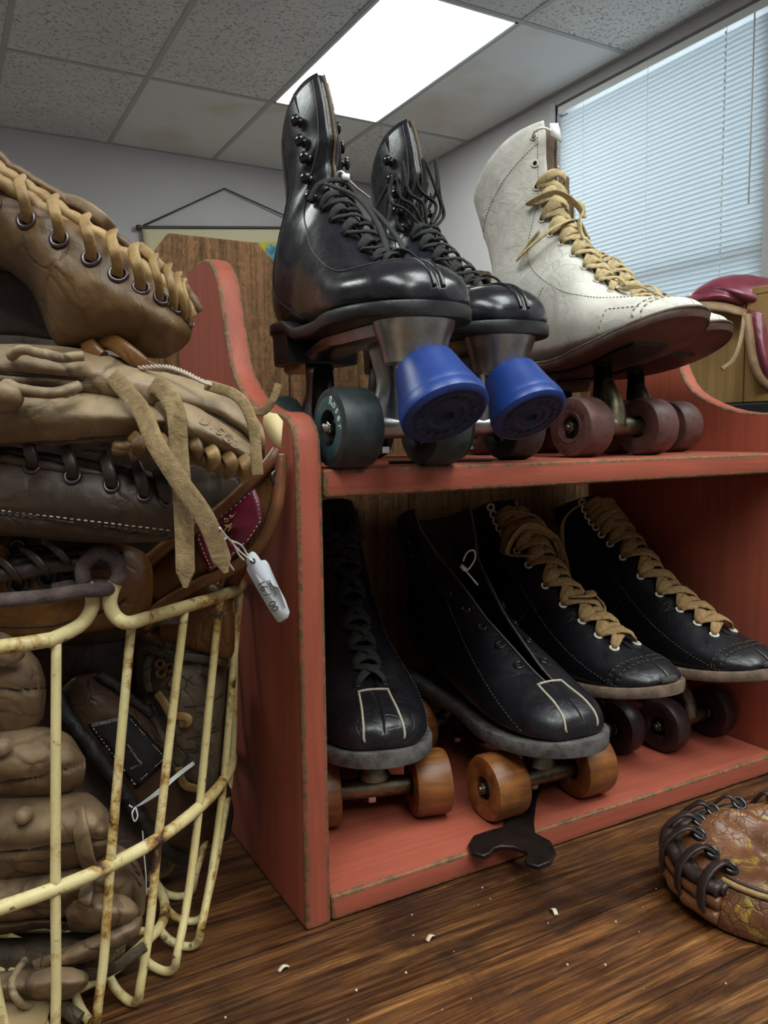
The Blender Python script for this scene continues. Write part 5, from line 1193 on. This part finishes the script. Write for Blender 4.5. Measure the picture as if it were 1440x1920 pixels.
# far side handle eye so the bail ends on both sides
# ------------------------------------------------------------------ gloves inside the basket
h1 = wroot('baseball_glove', 330, 1330, .58, 'shrivelled grey-brown glove standing upright inside the basket near its right edge', 'baseball glove')
Q = Pillow([[(258, 1195, 0.6050), (256, 1290, 0.5980), (262, 1400, 0.6020), (300, 1470, 0.6150)], [(290, 1172, 0.5950), (292, 1280, 0.5830), (300, 1400, 0.5860), (330, 1490, 0.6050)], [(340, 1165, 0.5930), (345, 1280, 0.5790), (350, 1400, 0.5830), (368, 1500, 0.6000)], [(395, 1172, 0.5980), (400, 1280, 0.5860), (400, 1400, 0.5900), (402, 1490, 0.6050)], [(428, 1200, 0.6150), (428, 1290, 0.6100), (420, 1390, 0.6120), (412, 1460, 0.6170)]], th=[.03, .05, .05, .04, .01], nu=64, nv=64, amp=.0038, freq=55, seed=12,
           grooves=[([(300, 1255), (350, 1245), (410, 1232)], 4, .003), ([(345, 1325), (390, 1318), (420, 1300)], 4, .003), ([(350, 1385), (400, 1370), (418, 1352)], 4, .0025), ([(275, 1300), (300, 1350), (325, 1400)], 6, .005)])
Q.mesh().build('body', GL['wrinkled'], h1)
for P in ([(262, 1228, 0.5920), (280, 1215, 0.5850), (300, 1222, 0.5820), (355, 1232, 0.5780), (410, 1240, 0.5820), (424, 1252, 0.5950)], [(292, 1222, 0.5860), (278, 1245, 0.5820), (276, 1275, 0.5810), (280, 1296, 0.5820)], [(296, 1300, 0.5810), (312, 1325, 0.5760), (322, 1345, 0.5770)], [(330, 1342, 0.5780), (352, 1346, 0.5750), (350, 1356, 0.5760), (338, 1356, 0.5780)], [(335, 1440, 0.5830), (345, 1470, 0.5860), (370, 1478, 0.5920), (390, 1472, 0.6000)], [(262, 1318, 0.5920), (268, 1330, 0.5870), (268, 1350, 0.5880)], [(380, 1258, 0.5800), (392, 1264, 0.5780), (402, 1275, 0.5800)]):
    strap(h1, P, .0030, .0016, GL['wrinkled'] if P[0][1] < 1260 else GL['lace'], 'lace', tip=False, n=30)
for x, y in ((300, 1245), (318, 1252), (325, 1282), (302, 1262)):
    MB().torus(at(x, y, .579), (TOC+CU*.4), .0030, .0016, 14, 6).build('lace_loop', GL['orange'], h1)
h2 = wroot('baseball_glove', 280, 1440, .58, 'brown and black glove with black stitched wrist patch, slanting inside the basket', 'baseball glove')
Q2 = Pillow([[(108, 1300, 0.5750), (140, 1270, 0.5650), (185, 1262, 0.5837)], [(135, 1350, 0.5650), (190, 1318, 0.5610), (248, 1310, 0.5915)], [(178, 1410, 0.5670), (245, 1375, 0.5708), (320, 1362, 0.6045)], [(225, 1475, 0.5788), (300, 1430, 0.5845), (385, 1415, 0.6208)], [(270, 1540, 0.5920), (345, 1495, 0.6008), (425, 1478, 0.6347)], [(310, 1592, 0.6100), (365, 1550, 0.6158), (430, 1535, 0.6430)], [(350, 1612, 0.6320), (375, 1592, 0.6342), (415, 1572, 0.6492)]], th=[.02, .04, .05, .05, .05, .035, .012], nu=70, nv=48, amp=.0014, freq=40, seed=13)
Q2.mesh().build('body', GL['slab'], h2)
rope(h2, [(108, 1302, 0.5630), (135, 1352, 0.5560), (178, 1412, 0.5580), (225, 1477, 0.5698), (270, 1545, 0.5820), (312, 1596, 0.6005), (345, 1612, 0.6207)], .0044, GL['blackedge'], 'binding', wob=.0012, n=80)
rope(h2, [(185, 1264, 0.5747), (248, 1312, 0.5825), (320, 1366, 0.5955), (385, 1420, 0.6118), (418, 1470, 0.6250), (428, 1530, 0.6355), (418, 1572, 0.6410)], .0042, GL['blackedge'], 'binding', wob=.0012, n=80)
quad = [(167, 1355), (244, 1338), (318, 1420), (257, 1478)]
def bil(u, v):
    a = (lerp(quad[0][0], quad[1][0], u), lerp(quad[0][1], quad[1][1], u)); b = (lerp(quad[3][0], quad[2][0], u), lerp(quad[3][1], quad[2][1], u)); return lerp(a[0], b[0], v), lerp(a[1], b[1], v)
rows = [[Q2.hit(*bil(i/12, j/12))[0]-CF*.0016 for i in range(13)] for j in range(13)]
pb = MB().grid(rows).build('patch', plain('black_patch', (.008, .008, .010, 1), .4, nscale=70, namp=.4), h2, thick=.0012); pb['label'] = 'black wrist patch with white stitching'
sm = MB()
for s_ in range(4):
    for k in range(17):
        u = [k/17, .95, 1-k/17, .05][s_]; v = [.05, k/17, .95, 1-k/17][s_]; u2 = [(k+.5)/17, .95, 1-(k+.5)/17, .05][s_]; v2 = [.05, (k+.5)/17, .95, 1-(k+.5)/17][s_]
        cl = lambda q: .05+.9*q if True else q
        a = Q2.hit(*bil(cl(u) if s_ in (0, 2) else u, cl(v) if s_ in (1, 3) else v))[0]-CF*.0028; b = Q2.hit(*bil(cl(u2) if s_ in (0, 2) else u2, cl(v2) if s_ in (1, 3) else v2))[0]-CF*.0028
        if (a-b).length > 1e-5: sm.sweep([a, lerp(a, b, .5), b], .00045, n=5)
sm.build('stitching', M['stitch_light'], pb)
Dq = (Q2.hit(235, 1400)[0]-CAM).dot(CF)-.0040
lt = MB(); cm = plain('worn_foil', (.13, .09, .07, 1), .45, .4, nscale=300, namp=.8)
for P, r in (([(203, 1374), (206, 1388), (216, 1392), (224, 1388), (224, 1376)], .0008), ([(238, 1396), (248, 1410), (258, 1425), (265, 1433), (254, 1438), (244, 1442)], .0009), ([(218, 1402), (222, 1406)], .0009), ([(242, 1410), (250, 1408)], .0010)):
    lt.sweep(spl([at(x, y, Dq) for x, y in P], 20), r, .0003, N=TOC, n=6)
lt.build('lettering', cm, pb)
st_ = MB()
for k in range(4): st_.sweep(spl(px([(362+k, 1428+k*1.6, .585), (330, 1452+k*2.6, .572), (300, 1478+k*2.8, .562), (270, 1502+k*1.4, .562), (254, 1513, .5640)]), 24), .0004, n=5)
for P in ([(254, 1513, 0.5640), (248, 1525, 0.5605), (252, 1540, 0.5625), (258, 1530, 0.5630), (254, 1513, 0.5640)], [(256, 1516, 0.5745), (266, 1550, 0.5790), (270, 1600, 0.5820), (274, 1650, 0.5840), (272, 1690, 0.5865)], [(248, 1514, 0.5615), (242, 1510, 0.5600)]): st_.sweep(spl(px(P), 30), .0006, n=5)
tag(st_.build('string', M['white_plastic']), 'white string tied round the brown and black glove in the basket', 'string')
h3 = wroot('baseball_glove', 90, 1480, .52, 'old tan-brown glove with thick padded fingers stacked at the left inside of the basket', 'baseball glove')
fing = [([[(-140, 1190, .51), (-140, 1280, .49), (-140, 1385, .51)], [(-20, 1175, .508), (-20, 1275, .483), (-20, 1385, .508)], [(35, 1200, .508), (35, 1285, .485), (35, 1378, .508)], [(70, 1235, .510), (72, 1300, .493), (66, 1365, .510)], [(86, 1275, .515), (87, 1305, .508), (82, 1345, .515)]], [([(-60, 1282), (20, 1292), (86, 1290)], 5, .0052)]),
        ([[(-140, 1375, .51), (-140, 1440, .485), (-140, 1500, .51)], [(0, 1365, .508), (0, 1432, .480), (0, 1500, .508)], [(80, 1362, .506), (80, 1425, .479), (80, 1495, .506)], [(130, 1378, .506), (132, 1430, .483), (125, 1488, .506)], [(160, 1420, .512), (161, 1440, .503), (156, 1468, .512)]], [([(-60, 1470), (40, 1462), (155, 1432)], 5, .0052)]),
        ([[(-140, 1490, .51), (-140, 1580, .484), (-140, 1665, .51)], [(0, 1490, .508), (0, 1570, .479), (0, 1655, .508)], [(90, 1490, .506), (90, 1560, .477), (90, 1640, .506)], [(160, 1485, .506), (165, 1550, .478), (160, 1625, .506)], [(200, 1515, .508), (202, 1560, .488), (196, 1605, .508)], [(211, 1545, .515), (212, 1562, .509), (209, 1582, .515)]], [([(-60, 1598), (60, 1592), (150, 1580), (205, 1570)], 5, .0052)]),
        ([[(-140, 1640, .515), (-140, 1680, .495), (-140, 1730, .515)], [(0, 1640, .512), (0, 1685, .490), (0, 1730, .512)], [(120, 1625, .510), (120, 1670, .488), (120, 1720, .510)], [(200, 1600, .512), (205, 1655, .492), (200, 1715, .512)], [(245, 1620, .52), (248, 1660, .510), (244, 1705, .52)]], [([(-60, 1708), (80, 1700), (180, 1690)], 5, .003)]),
        ([[(120, 1700, .505), (125, 1720, .492), (130, 1745, .505)], [(150, 1665, .503), (160, 1705, .482), (165, 1748, .503)], [(205, 1668, .503), (208, 1708, .483), (205, 1748, .503)], [(245, 1685, .508), (248, 1712, .494), (240, 1738, .508)], [(262, 1705, .515), (262, 1712, .512), (258, 1722, .515)]], [([(150, 1668), (150, 1690), (170, 1698)], 5, .004)]),
        ([[(185, 1590, .535), (188, 1625, .52), (190, 1660, .535)], [(225, 1585, .533), (230, 1640, .513), (228, 1700, .533)], [(258, 1615, .538), (262, 1670, .522), (258, 1720, .538)], [(272, 1650, .545), (274, 1680, .54), (270, 1715, .545)]], [([(200, 1640), (240, 1635), (265, 1660)], 4, .004), ([(210, 1610), (240, 1612), (262, 1640)], 4, .003)])]
for i, (cols, gr) in enumerate(fing):
    k = len(cols); th = [.05]*(k-2)+[.035, .01]
    if i >= 4: th[0] = .02
    Pillow(cols, th=th, nu=60, nv=44, amp=.0018, freq=45, seed=20+i, grooves=gr).mesh().build('finger', GL['old'], h3)
for P, w in (([(146, 1520, .484), (152, 1560, .476), (160, 1600, .482), (168, 1625, .492)], .0048), ([(150, 1700, .484), (158, 1692, .478), (162, 1675, .480), (166, 1650, .486)], .0042)):
    strap(h3, P, w, .0016, GL['old'], 'lace', tip=False)
for x, y in ((43, 1530), (4, 1402), (20, 1222), (8, 1235)):
    MB().lathe([(0, .005), (.0035, .0045), (.0048, .002), (.005, -.003)], 16, Matrix.Translation(at(x, y, .478)) @ TOC.to_track_quat('Z', 'Y').to_matrix().to_4x4()).build('lace_knot', GL['old'], h3)
rope(h3, [(-60, 1228, .482), (-10, 1224, .476), (20, 1230, .478), (34, 1222, .484)], .0050, GL['old'], 'lace')
h4 = wroot('baseball_glove', 120, 1790, .51, 'flattened dusty brown glove at the bottom of the basket, under the padded fingers', 'baseball glove')
low = [([[(-140, 1720, .52), (-140, 1742, .505), (-140, 1765, .52)], [(0, 1722, .518), (0, 1738, .503), (0, 1752, .518)], [(90, 1712, .518), (90, 1728, .502), (90, 1742, .518)], [(170, 1735, .52), (172, 1742, .512), (170, 1750, .52)]], 'slab'),
       ([[(-140, 1760, .53), (-140, 1810, .52), (-140, 1870, .53)], [(0, 1758, .53), (0, 1810, .517), (0, 1868, .53)], [(90, 1752, .53), (90, 1800, .516), (90, 1850, .53)], [(180, 1742, .53), (190, 1770, .518), (190, 1810, .53)], [(245, 1735, .54), (250, 1760, .532), (246, 1790, .54)]], 'wrinkled'),
       ([[(60, 1800, .50), (65, 1818, .494), (70, 1830, .50)], [(110, 1782, .495), (118, 1798, .484), (125, 1814, .495)], [(190, 1748, .497), (198, 1766, .486), (205, 1785, .497)], [(245, 1722, .505), (252, 1738, .497), (256, 1755, .505)], [(266, 1715, .515), (268, 1722, .512), (268, 1730, .515)]], 'old'),
       ([[(-140, 1825, .49), (-140, 1860, .475), (-140, 1895, .49)], [(-10, 1822, .487), (-10, 1855, .470), (-10, 1886, .487)], [(60, 1815, .485), (60, 1848, .468), (60, 1882, .485)], [(120, 1812, .486), (122, 1842, .469), (118, 1876, .486)], [(155, 1818, .489), (157, 1838, .477), (150, 1860, .489)], [(167, 1830, .495), (167, 1836, .492), (165, 1846, .495)]], 'old'),
       ([[(140, 1760, .52), (142, 1790, .512), (145, 1830, .52)], [(180, 1770, .52), (185, 1795, .510), (185, 1822, .52)], [(215, 1770, .525), (218, 1785, .517), (215, 1805, .525)], [(236, 1770, .53), (236, 1776, .528), (234, 1786, .53)]], 'old')]
for i, (cols, mk) in enumerate(low):
    k = len(cols); th = [.03]*(k-2)+[.02, .008]
    if cols[0][0][0] > 0: th[0] = .008
    Pillow(cols, th=th, nu=54, nv=36, amp=.0022, freq=50, seed=40+i).mesh().build(['lace_strip', 'palm', 'finger', 'heel_pad', 'finger'][i], GL[mk], h4)
rope(h4, [(48, 1800, .492), (32, 1820, .480), (22, 1845, .470), (28, 1868, .467), (45, 1884, .472), (64, 1886, .480)], .0022, M['stitch_light'] and GL['tan'], 'twine', wob=.0004)
strap(h4, [(150, 1828, .50), (190, 1826, .495), (225, 1808, .49), (250, 1790, .49), (272, 1774, .492)], .0032, .0018, GL['wrinkled'], 'lace', tip=False)
strap(h4, [(105, 1880, .49), (125, 1894, .487), (150, 1912, .484)], .0042, .003, GL['wrinkled'], 'lace', tip=False)
cb = px([(-140, 1900, .470), (20, 1880, .480), (90, 1870, .485), (96, 1890, .484), (85, 1925, .472), (40, 1960, .455), (-140, 1960, .45)])
mb_ = MB(); mb_.add(cb, [tuple(range(len(cb)))]); o = mb_.build('cardboard_sheet', plain('cardboard', (.36, .25, .12, 1), .85), thick=.003); tag(o, 'piece of tan cardboard lining the bottom of the basket', 'cardboard')

# ------------------------------------------------------------------ mitt on the table at the right
g9 = empty('baseball_mitt', (.347, -.172, 0), 0, 'shiny brown mitt with yellow cracked patches lying on the table in front of shelf', 'baseball glove')
ax_, ay_ = Vector((.873, -.488, 0)), Vector((.488, .873, 0))
AA, BB = .122, .070
def mpt(a, r, z):
    ca, sa = cos(a), sin(a); k = 1+.07*cos(2*a+.6)+.05*cos(3*a)
    return ax_*(AA*r*k*math.copysign(abs(ca)**.92, ca))+ay_*(BB*r*k*math.copysign(abs(sa)**.85, sa))+Vector((0, 0, z))
def mz(a, r):
    side = .5-.5*sin(a)          # near side is lower
    top = lerp(.052, .036, side)
    prof_ = [(0, .020), (.25, .022), (.45, .031), (.62, .044), (.78, .052), (.90, .050), (.97, .043), (1.0, .030)]
    for (r0, z0), (r1, z1) in zip(prof_, prof_[1:]):
        if r <= r1: return lerp(z0, z1, sst(0, 1, (r-r0)/(r1-r0)))*top/.052
    return prof_[-1][1]*top/.052
cre = [(Vector((.0, .0)), Vector((-.5, .40))), (Vector((.0, .0)), Vector((.75, -.12))), (Vector((-.05, 0)), Vector((-.42, -.10)))]
rows = []; NA = 140
for i, r in enumerate([0.001]+[j/46 for j in range(1, 47)]):
    row = []
    for k in range(NA):
        a = 2*pi*k/NA; p = mpt(a, r, mz(a, r)); q = Vector((cos(a)*r, sin(a)*r))
        dz = 0
        for s0, s1 in cre:
            d = s1-s0; t = max(0, min(1, (q-s0).dot(d)/d.dot(d))); dist = (q-(s0+d*t)).length; dz -= .020*math.exp(-(dist/.055)**2)*(1-.6*t); dz += .006*math.exp(-((dist-.15)/.07)**2)*(1-.5*t)
        p.z = max(.004, p.z+dz*min(1, (1-r)*6)+(noise.noise(p*34)*.0040+noise.noise(p*80)*.0010)*min(1, (1-r)*8)); row.append(p)
    rows.append(row)
for r, z in ((1.012, .022), (1.012, .012), (1.0, .004), (.97, .0008)):
    rows.append([mpt(2*pi*k/NA, r, z*lerp(1, .8, .5-.5*sin(2*pi*k/NA))) for k in range(NA)])
mb_ = MB(); mb_.grid(rows, close_v=True); mb_.cap(rows[0], flip=True); mb_.cap(rows[-1]); mb_.build('body', GL['worn'], g9)
def arcpts(a0, a1, r, dz, n=60): return [mpt(lerp(a0, a1, i/n), r, mz(lerp(a0, a1, i/n), min(1, r))+dz) for i in range(n+1)]
a0, a1 = radians(208), radians(58)
for r, dz, rad, mt, sd in ((1.03, .000, .0052, 'binding', 1), (1.035, .010, .0045, 'dlace', 3), (.985, .004, .0042, 'dlace', 5), (1.045, -.010, .0050, 'binding', 8)):
    P = arcpts(a0, a1, r, dz, 90); P = [p+Vector((noise.noise(p*120+Vector((sd, 0, 0))), noise.noise(p*120+Vector((0, sd, 0))), noise.noise(p*120+Vector((0, 0, sd)))))*.0016 for p in P]
    MB().sweep(P, rad, n=12).build('rolled_edge', GL[mt], g9)
for i in range(9):
    a = lerp(radians(199), radians(72), i/8); p = mpt(a, .86, mz(a, .86)+.0012); nn = Vector((0, 0, 1))+(p.normalized()*-.35)
    grommet(g9, p+Vector((0, 0, .0004)), nn, .0052, GL['dsteel'], .0015)
    P = [mpt(a, .86, mz(a, .86)+.001), mpt(a+.02, .93, mz(a, .93)+.010), mpt(a+.03, 1.01, mz(a, 1.)+.020), mpt(a+.04, 1.075, mz(a, 1.)+.010), mpt(a+.05, 1.085, mz(a, 1.)-.004), mpt(a+.05, 1.05, mz(a, 1.)-.012)]
    for q in P: q.z = max(q.z, .004)
    W_ = spl(P, 34); MB().sweep(W_, .0040, .0014, N=[Vector((0, 0, 1))+w.normalized()*.8 for w in W_], n=10, sq=3.5).build('lace', GL['dlace'], g9)
P = arcpts(radians(203), radians(372), .955, .0025, 90); MB().sweep(P, .0022, n=8).build('welt', GL['lace'], g9)
P = arcpts(radians(203), radians(372), .93, .0022, 90); MB().sweep(P, .0012, n=8).build('welt', GL['dark'], g9)

# ------------------------------------------------------------------ wrench under the open skate
wz = TH+.0006
def wrench():
    c = Vector((.157, -.010)); d = Vector((.74, .67)).normalized(); s_ = Vector((d.y, -d.x))     # along the handle, across it
    out = []
    J = [(.012, .042), (.016, .022), (.030, .012), (.036, -.004), (.034, -.020), (.026, -.030), (.016, -.028), (.014, -.022), (.015, -.016), (.013, -.010), (.003, -.006), (-.007, -.008), (-.012, -.014), (-.013, -.021), (-.017, -.027), (-.027, -.025), (-.033, -.014), (-.032, .002), (-.022, .014), (-.012, .024), (-.010, .042)]
    H_ = [(-.008, .09), (-.009, .125), (-.006, .135), (.006, .135), (.009, .125), (.008, .09)]
    J = J+H_
    return [tuple(c+s_*x+d*y) for x, y in J]
o = MB().prism(wrench(), wz, wz+.0042).build('wrench', plain('oiled_black_steel', (.032, .022, .020, 1), .38, .7, nscale=80, namp=.4, bump=.4), smooth=False, bevel=.0012)
tag(o, 'dark open-ended wrench lying flat in the lower bay, jaw over the front edge', 'wrench')

# ------------------------------------------------------------------ small ties and tags on the skates
def toworld(root, p): return root.matrix_world @ p
bpy.context.view_layer.update()
pA = toworld(k1, b1.surf(.60, .004, .004))
tie = MB(); q = pA
tie.torus(q, (1, .2, .3), .0065, .0010, 20, 6)
tie.box(tuple(q+Vector((-.002, -.009, -.002))), tuple(q+Vector((.003, -.004, .003))))
e1 = at(694, 371, .655)
tie.sweep([q+Vector((0, -.006, 0)), lerp(q, e1, .5)+Vector((0, 0, .001)), e1], lambda u: .0030*(1-u*.85), .0006, N=CU, n=8)
tag(tie.build('cable_tie', M['white_plastic']), 'white plastic cable tie looped through the laces of the nearest polished black boot', 'cable tie')
zt_ = wroot('hang_tag', 1045, 250, .80, 'small white plastic tag on a loop through the top eyelet of the white boot', 'tag')
eyeW = sorted([c for c in w1.children if c.name.startswith('eyelet')], key=lambda c: max(v.co.z for v in c.data.vertices))
pe = toworld(w1, bw1.surf(.955, -(gw(.955)+.0075), .001)); De = (pe-CAM).dot(CF); vx = projx(pe); vy = 960-FPX*(pe-CAM).dot(CU)/De
MB().sweep(spl([pe, at(vx+3, vy-10, De-.012), at(vx+18, vy-16, De-.015), at(vx+34, vy-10, De-.010)], 20), .0013, n=8).build('loop', M['white_plastic'], zt_)
tg_ = [(vx+30, vy-24), (vx+46, vy-24), (vx+54, vy+10), (vx+50, vy+11), (vx+32, vy-2)]
mb_ = MB(); mb_.add([at(x, y, De-.010) for x, y in tg_], [tuple(range(5))]); mb_.build('tag_plate', M['white_plastic'], zt_, thick=.0012)
loop = MB(); lp = [(868, 1052), (876, 1036), (888, 1032), (891, 1045), (884, 1060), (874, 1070), (868, 1066)]
loop.sweep(spl([at(x, y, .80-.002*i) for i, (x, y) in enumerate(lp)], 40, False), .0010, n=8); loop.sweep([at(868, 1064, .788), at(896, 1097, .785)], .0009, n=6); loop.sweep(px([(864, 1060, .789), (873, 1069, .788)]), .0024, n=8)
tag(loop.build('cable_tie', M['white_plastic']), 'white cable tie looped through the open throat edge of the unlaced skate', 'cable tie')
dl = MB()
for P in ([(700, 866), (725, 858), (760, 868), (800, 862), (830, 866)], [(890, 852), (905, 862), (925, 864), (938, 862)], [(1030, 850), (1010, 856), (985, 858)]):
    dl.sweep(spl([Vector((*(lambda q: (q.x, q.y))(CAM+(at(x, y, 1)-CAM)*((H1+TH+.0015-CAM.z)/((at(x, y, 1)-CAM).z)) if (at(x, y, 1)-CAM).z < -.005 else CAM), H1+TH+.0015)) for x, y in P], 20), .0015, n=6) if False else None
wl = [(.075, .04), (.10, .03), (.125, .045), (.145, .028), (.16, .02)]
tag(MB().sweep(spl([(x, y, H1+TH+.0017) for x, y in wl], 40), .0020, .0012, N=Vector((0, 0, 1)), n=8).build('loose_lace', M['black_lace']), 'loose black lace lying on the top shelf board between the two black skates', 'lace')

# ------------------------------------------------------------------ counter, pine crate and saddle beyond the shelf
cn = empty('counter', (1.15, .45, FLOOR), 0, 'dark blue-black counter standing beyond the right end of the red shelf', 'counter')
cmat = plain('navy_counter', (.012, .016, .024, 1), .5)
MB().box((.80, -.25, FLOOR+.03), (1.55, 1.05, .372)).build('cabinet_body', cmat, cn, smooth=False, bevel=.004).matrix_parent_inverse = Matrix.Translation(cn.location).inverted()
MB().box((.78, -.27, .372), (1.57, 1.07, .392)).build('countertop', cmat, cn, smooth=False, bevel=.003).matrix_parent_inverse = Matrix.Translation(cn.location).inverted()
MB().box((.83, -.22, FLOOR), (1.52, 1.02, FLOOR+.03)).build('plinth', cmat, cn, smooth=False).matrix_parent_inverse = Matrix.Translation(cn.location).inverted()
cr_ = empty('wooden_crate', (1.0, .2, .392), 0, 'pale pine plank crate on the dark counter with the leather saddle on top', 'crate')
pine = wood('yellow_pine', (.22, .12, .035, 1), (.36, .22, .075, 1), (.46, .30, .12, 1), 'Z', 1, .45, .2)
pvi = Matrix.Translation(cr_.location).inverted()
yb = [(.405, .272), (.270, .135), (.133, -.002), (-.004, -.12)]
for y1_, y0_ in yb:
    MB().box((.80, y0_, .3935), (.818, y1_, .545)).build('side_board', pine, cr_, smooth=False, bevel=.0015).matrix_parent_inverse = pvi
MB().box((.818, .387, .3935), (1.2, .405, .545)).build('end_board', pine, cr_, smooth=False, bevel=.0015).matrix_parent_inverse = pvi
MB().box((.818, -.12, .3935), (1.2, -.102, .545)).build('end_board', pine, cr_, smooth=False, bevel=.0015).matrix_parent_inverse = pvi
MB().box((1.182, -.102, .3935), (1.2, .387, .545)).build('side_board', pine, cr_, smooth=False, bevel=.0015).matrix_parent_inverse = pvi
MB().box((.80, -.12, .545), (1.2, .405, .556)).build('lid', pine, cr_, smooth=False, bevel=.0015).matrix_parent_inverse = pvi
sd = wroot('leather_saddle', 1380, 560, 1.25, 'small maroon-pink leather saddle with tan padded edge on the pine crate', 'saddle')
M['pink'] = leather('maroon_pink_leather', (.15, .018, .035, 1), (.27, .05, .085, 1), (.42, .16, .20, 1), rough=(.25, .4), scale=9, wrinkle=.2, wscale=25, gb=.05, coat=.2)
M['pad'] = leather('tan_pad_leather', (.22, .13, .06, 1), (.38, .24, .12, 1), rough=(.5, .7), scale=14, wrinkle=.3, wscale=40)
Pillow([[(1266, 574, 1.20), (1270, 571, 1.19), (1274, 574, 1.20)], [(1300, 545, 1.20), (1310, 560, 1.165), (1318, 572, 1.19)], [(1345, 521, 1.20), (1350, 548, 1.15), (1355, 570, 1.18)], [(1395, 515, 1.20), (1400, 548, 1.145), (1402, 580, 1.18)], [(1450, 522, 1.20), (1450, 560, 1.14), (1450, 600, 1.17)], [(1540, 520, 1.20), (1540, 580, 1.14), (1540, 640, 1.17)]], th=[.02, .10, .16, .18, .18, .16], nu=50, nv=40, amp=.003, freq=18, seed=50, grooves=[([(1290, 556), (1350, 545), (1400, 570), (1440, 582)], 5, .008)]).mesh().build('seat', M['pink'], sd)
Pillow([[(1272, 577, 1.185), (1276, 580, 1.175), (1280, 584, 1.185)], [(1310, 566, 1.17), (1312, 576, 1.150), (1314, 586, 1.165)], [(1355, 566, 1.165), (1358, 578, 1.145), (1360, 590, 1.16)], [(1395, 578, 1.165), (1396, 588, 1.150), (1394, 597, 1.16)], [(1412, 585, 1.17), (1412, 590, 1.16), (1410, 597, 1.17)]], th=[.02, .08, .10, .08, .02], nu=40, nv=30, amp=.002, freq=20, seed=51).mesh().build('padding', M['pad'], sd)
Pillow([[(1402, 580, 1.150), (1425, 585, 1.135), (1470, 590, 1.14)], [(1408, 625, 1.145), (1430, 640, 1.128), (1475, 650, 1.14)], [(1420, 680, 1.142), (1440, 690, 1.125), (1480, 700, 1.14)], [(1432, 730, 1.145), (1450, 735, 1.135), (1480, 740, 1.145)]], th=.03, nu=40, nv=30, amp=.001, freq=20, seed=52).mesh().build('flap', M['pink'], sd)
rope(sd, [(1400, 592, 1.138), (1405, 630, 1.130), (1410, 670, 1.128), (1422, 705, 1.130), (1445, 728, 1.135), (1480, 740, 1.14)], .0065, M['pad'], 'edge_roll')
strap(sd, [(1396, 588, 1.140), (1390, 630, 1.120), (1382, 660, 1.110), (1372, 678, 1.105), (1354, 692, 1.10)], .0030, .0012, M['pad'], 'strap', tip=False)
for e in [o for o in bpy.data.objects if o.get('_w')]: del e['_w']
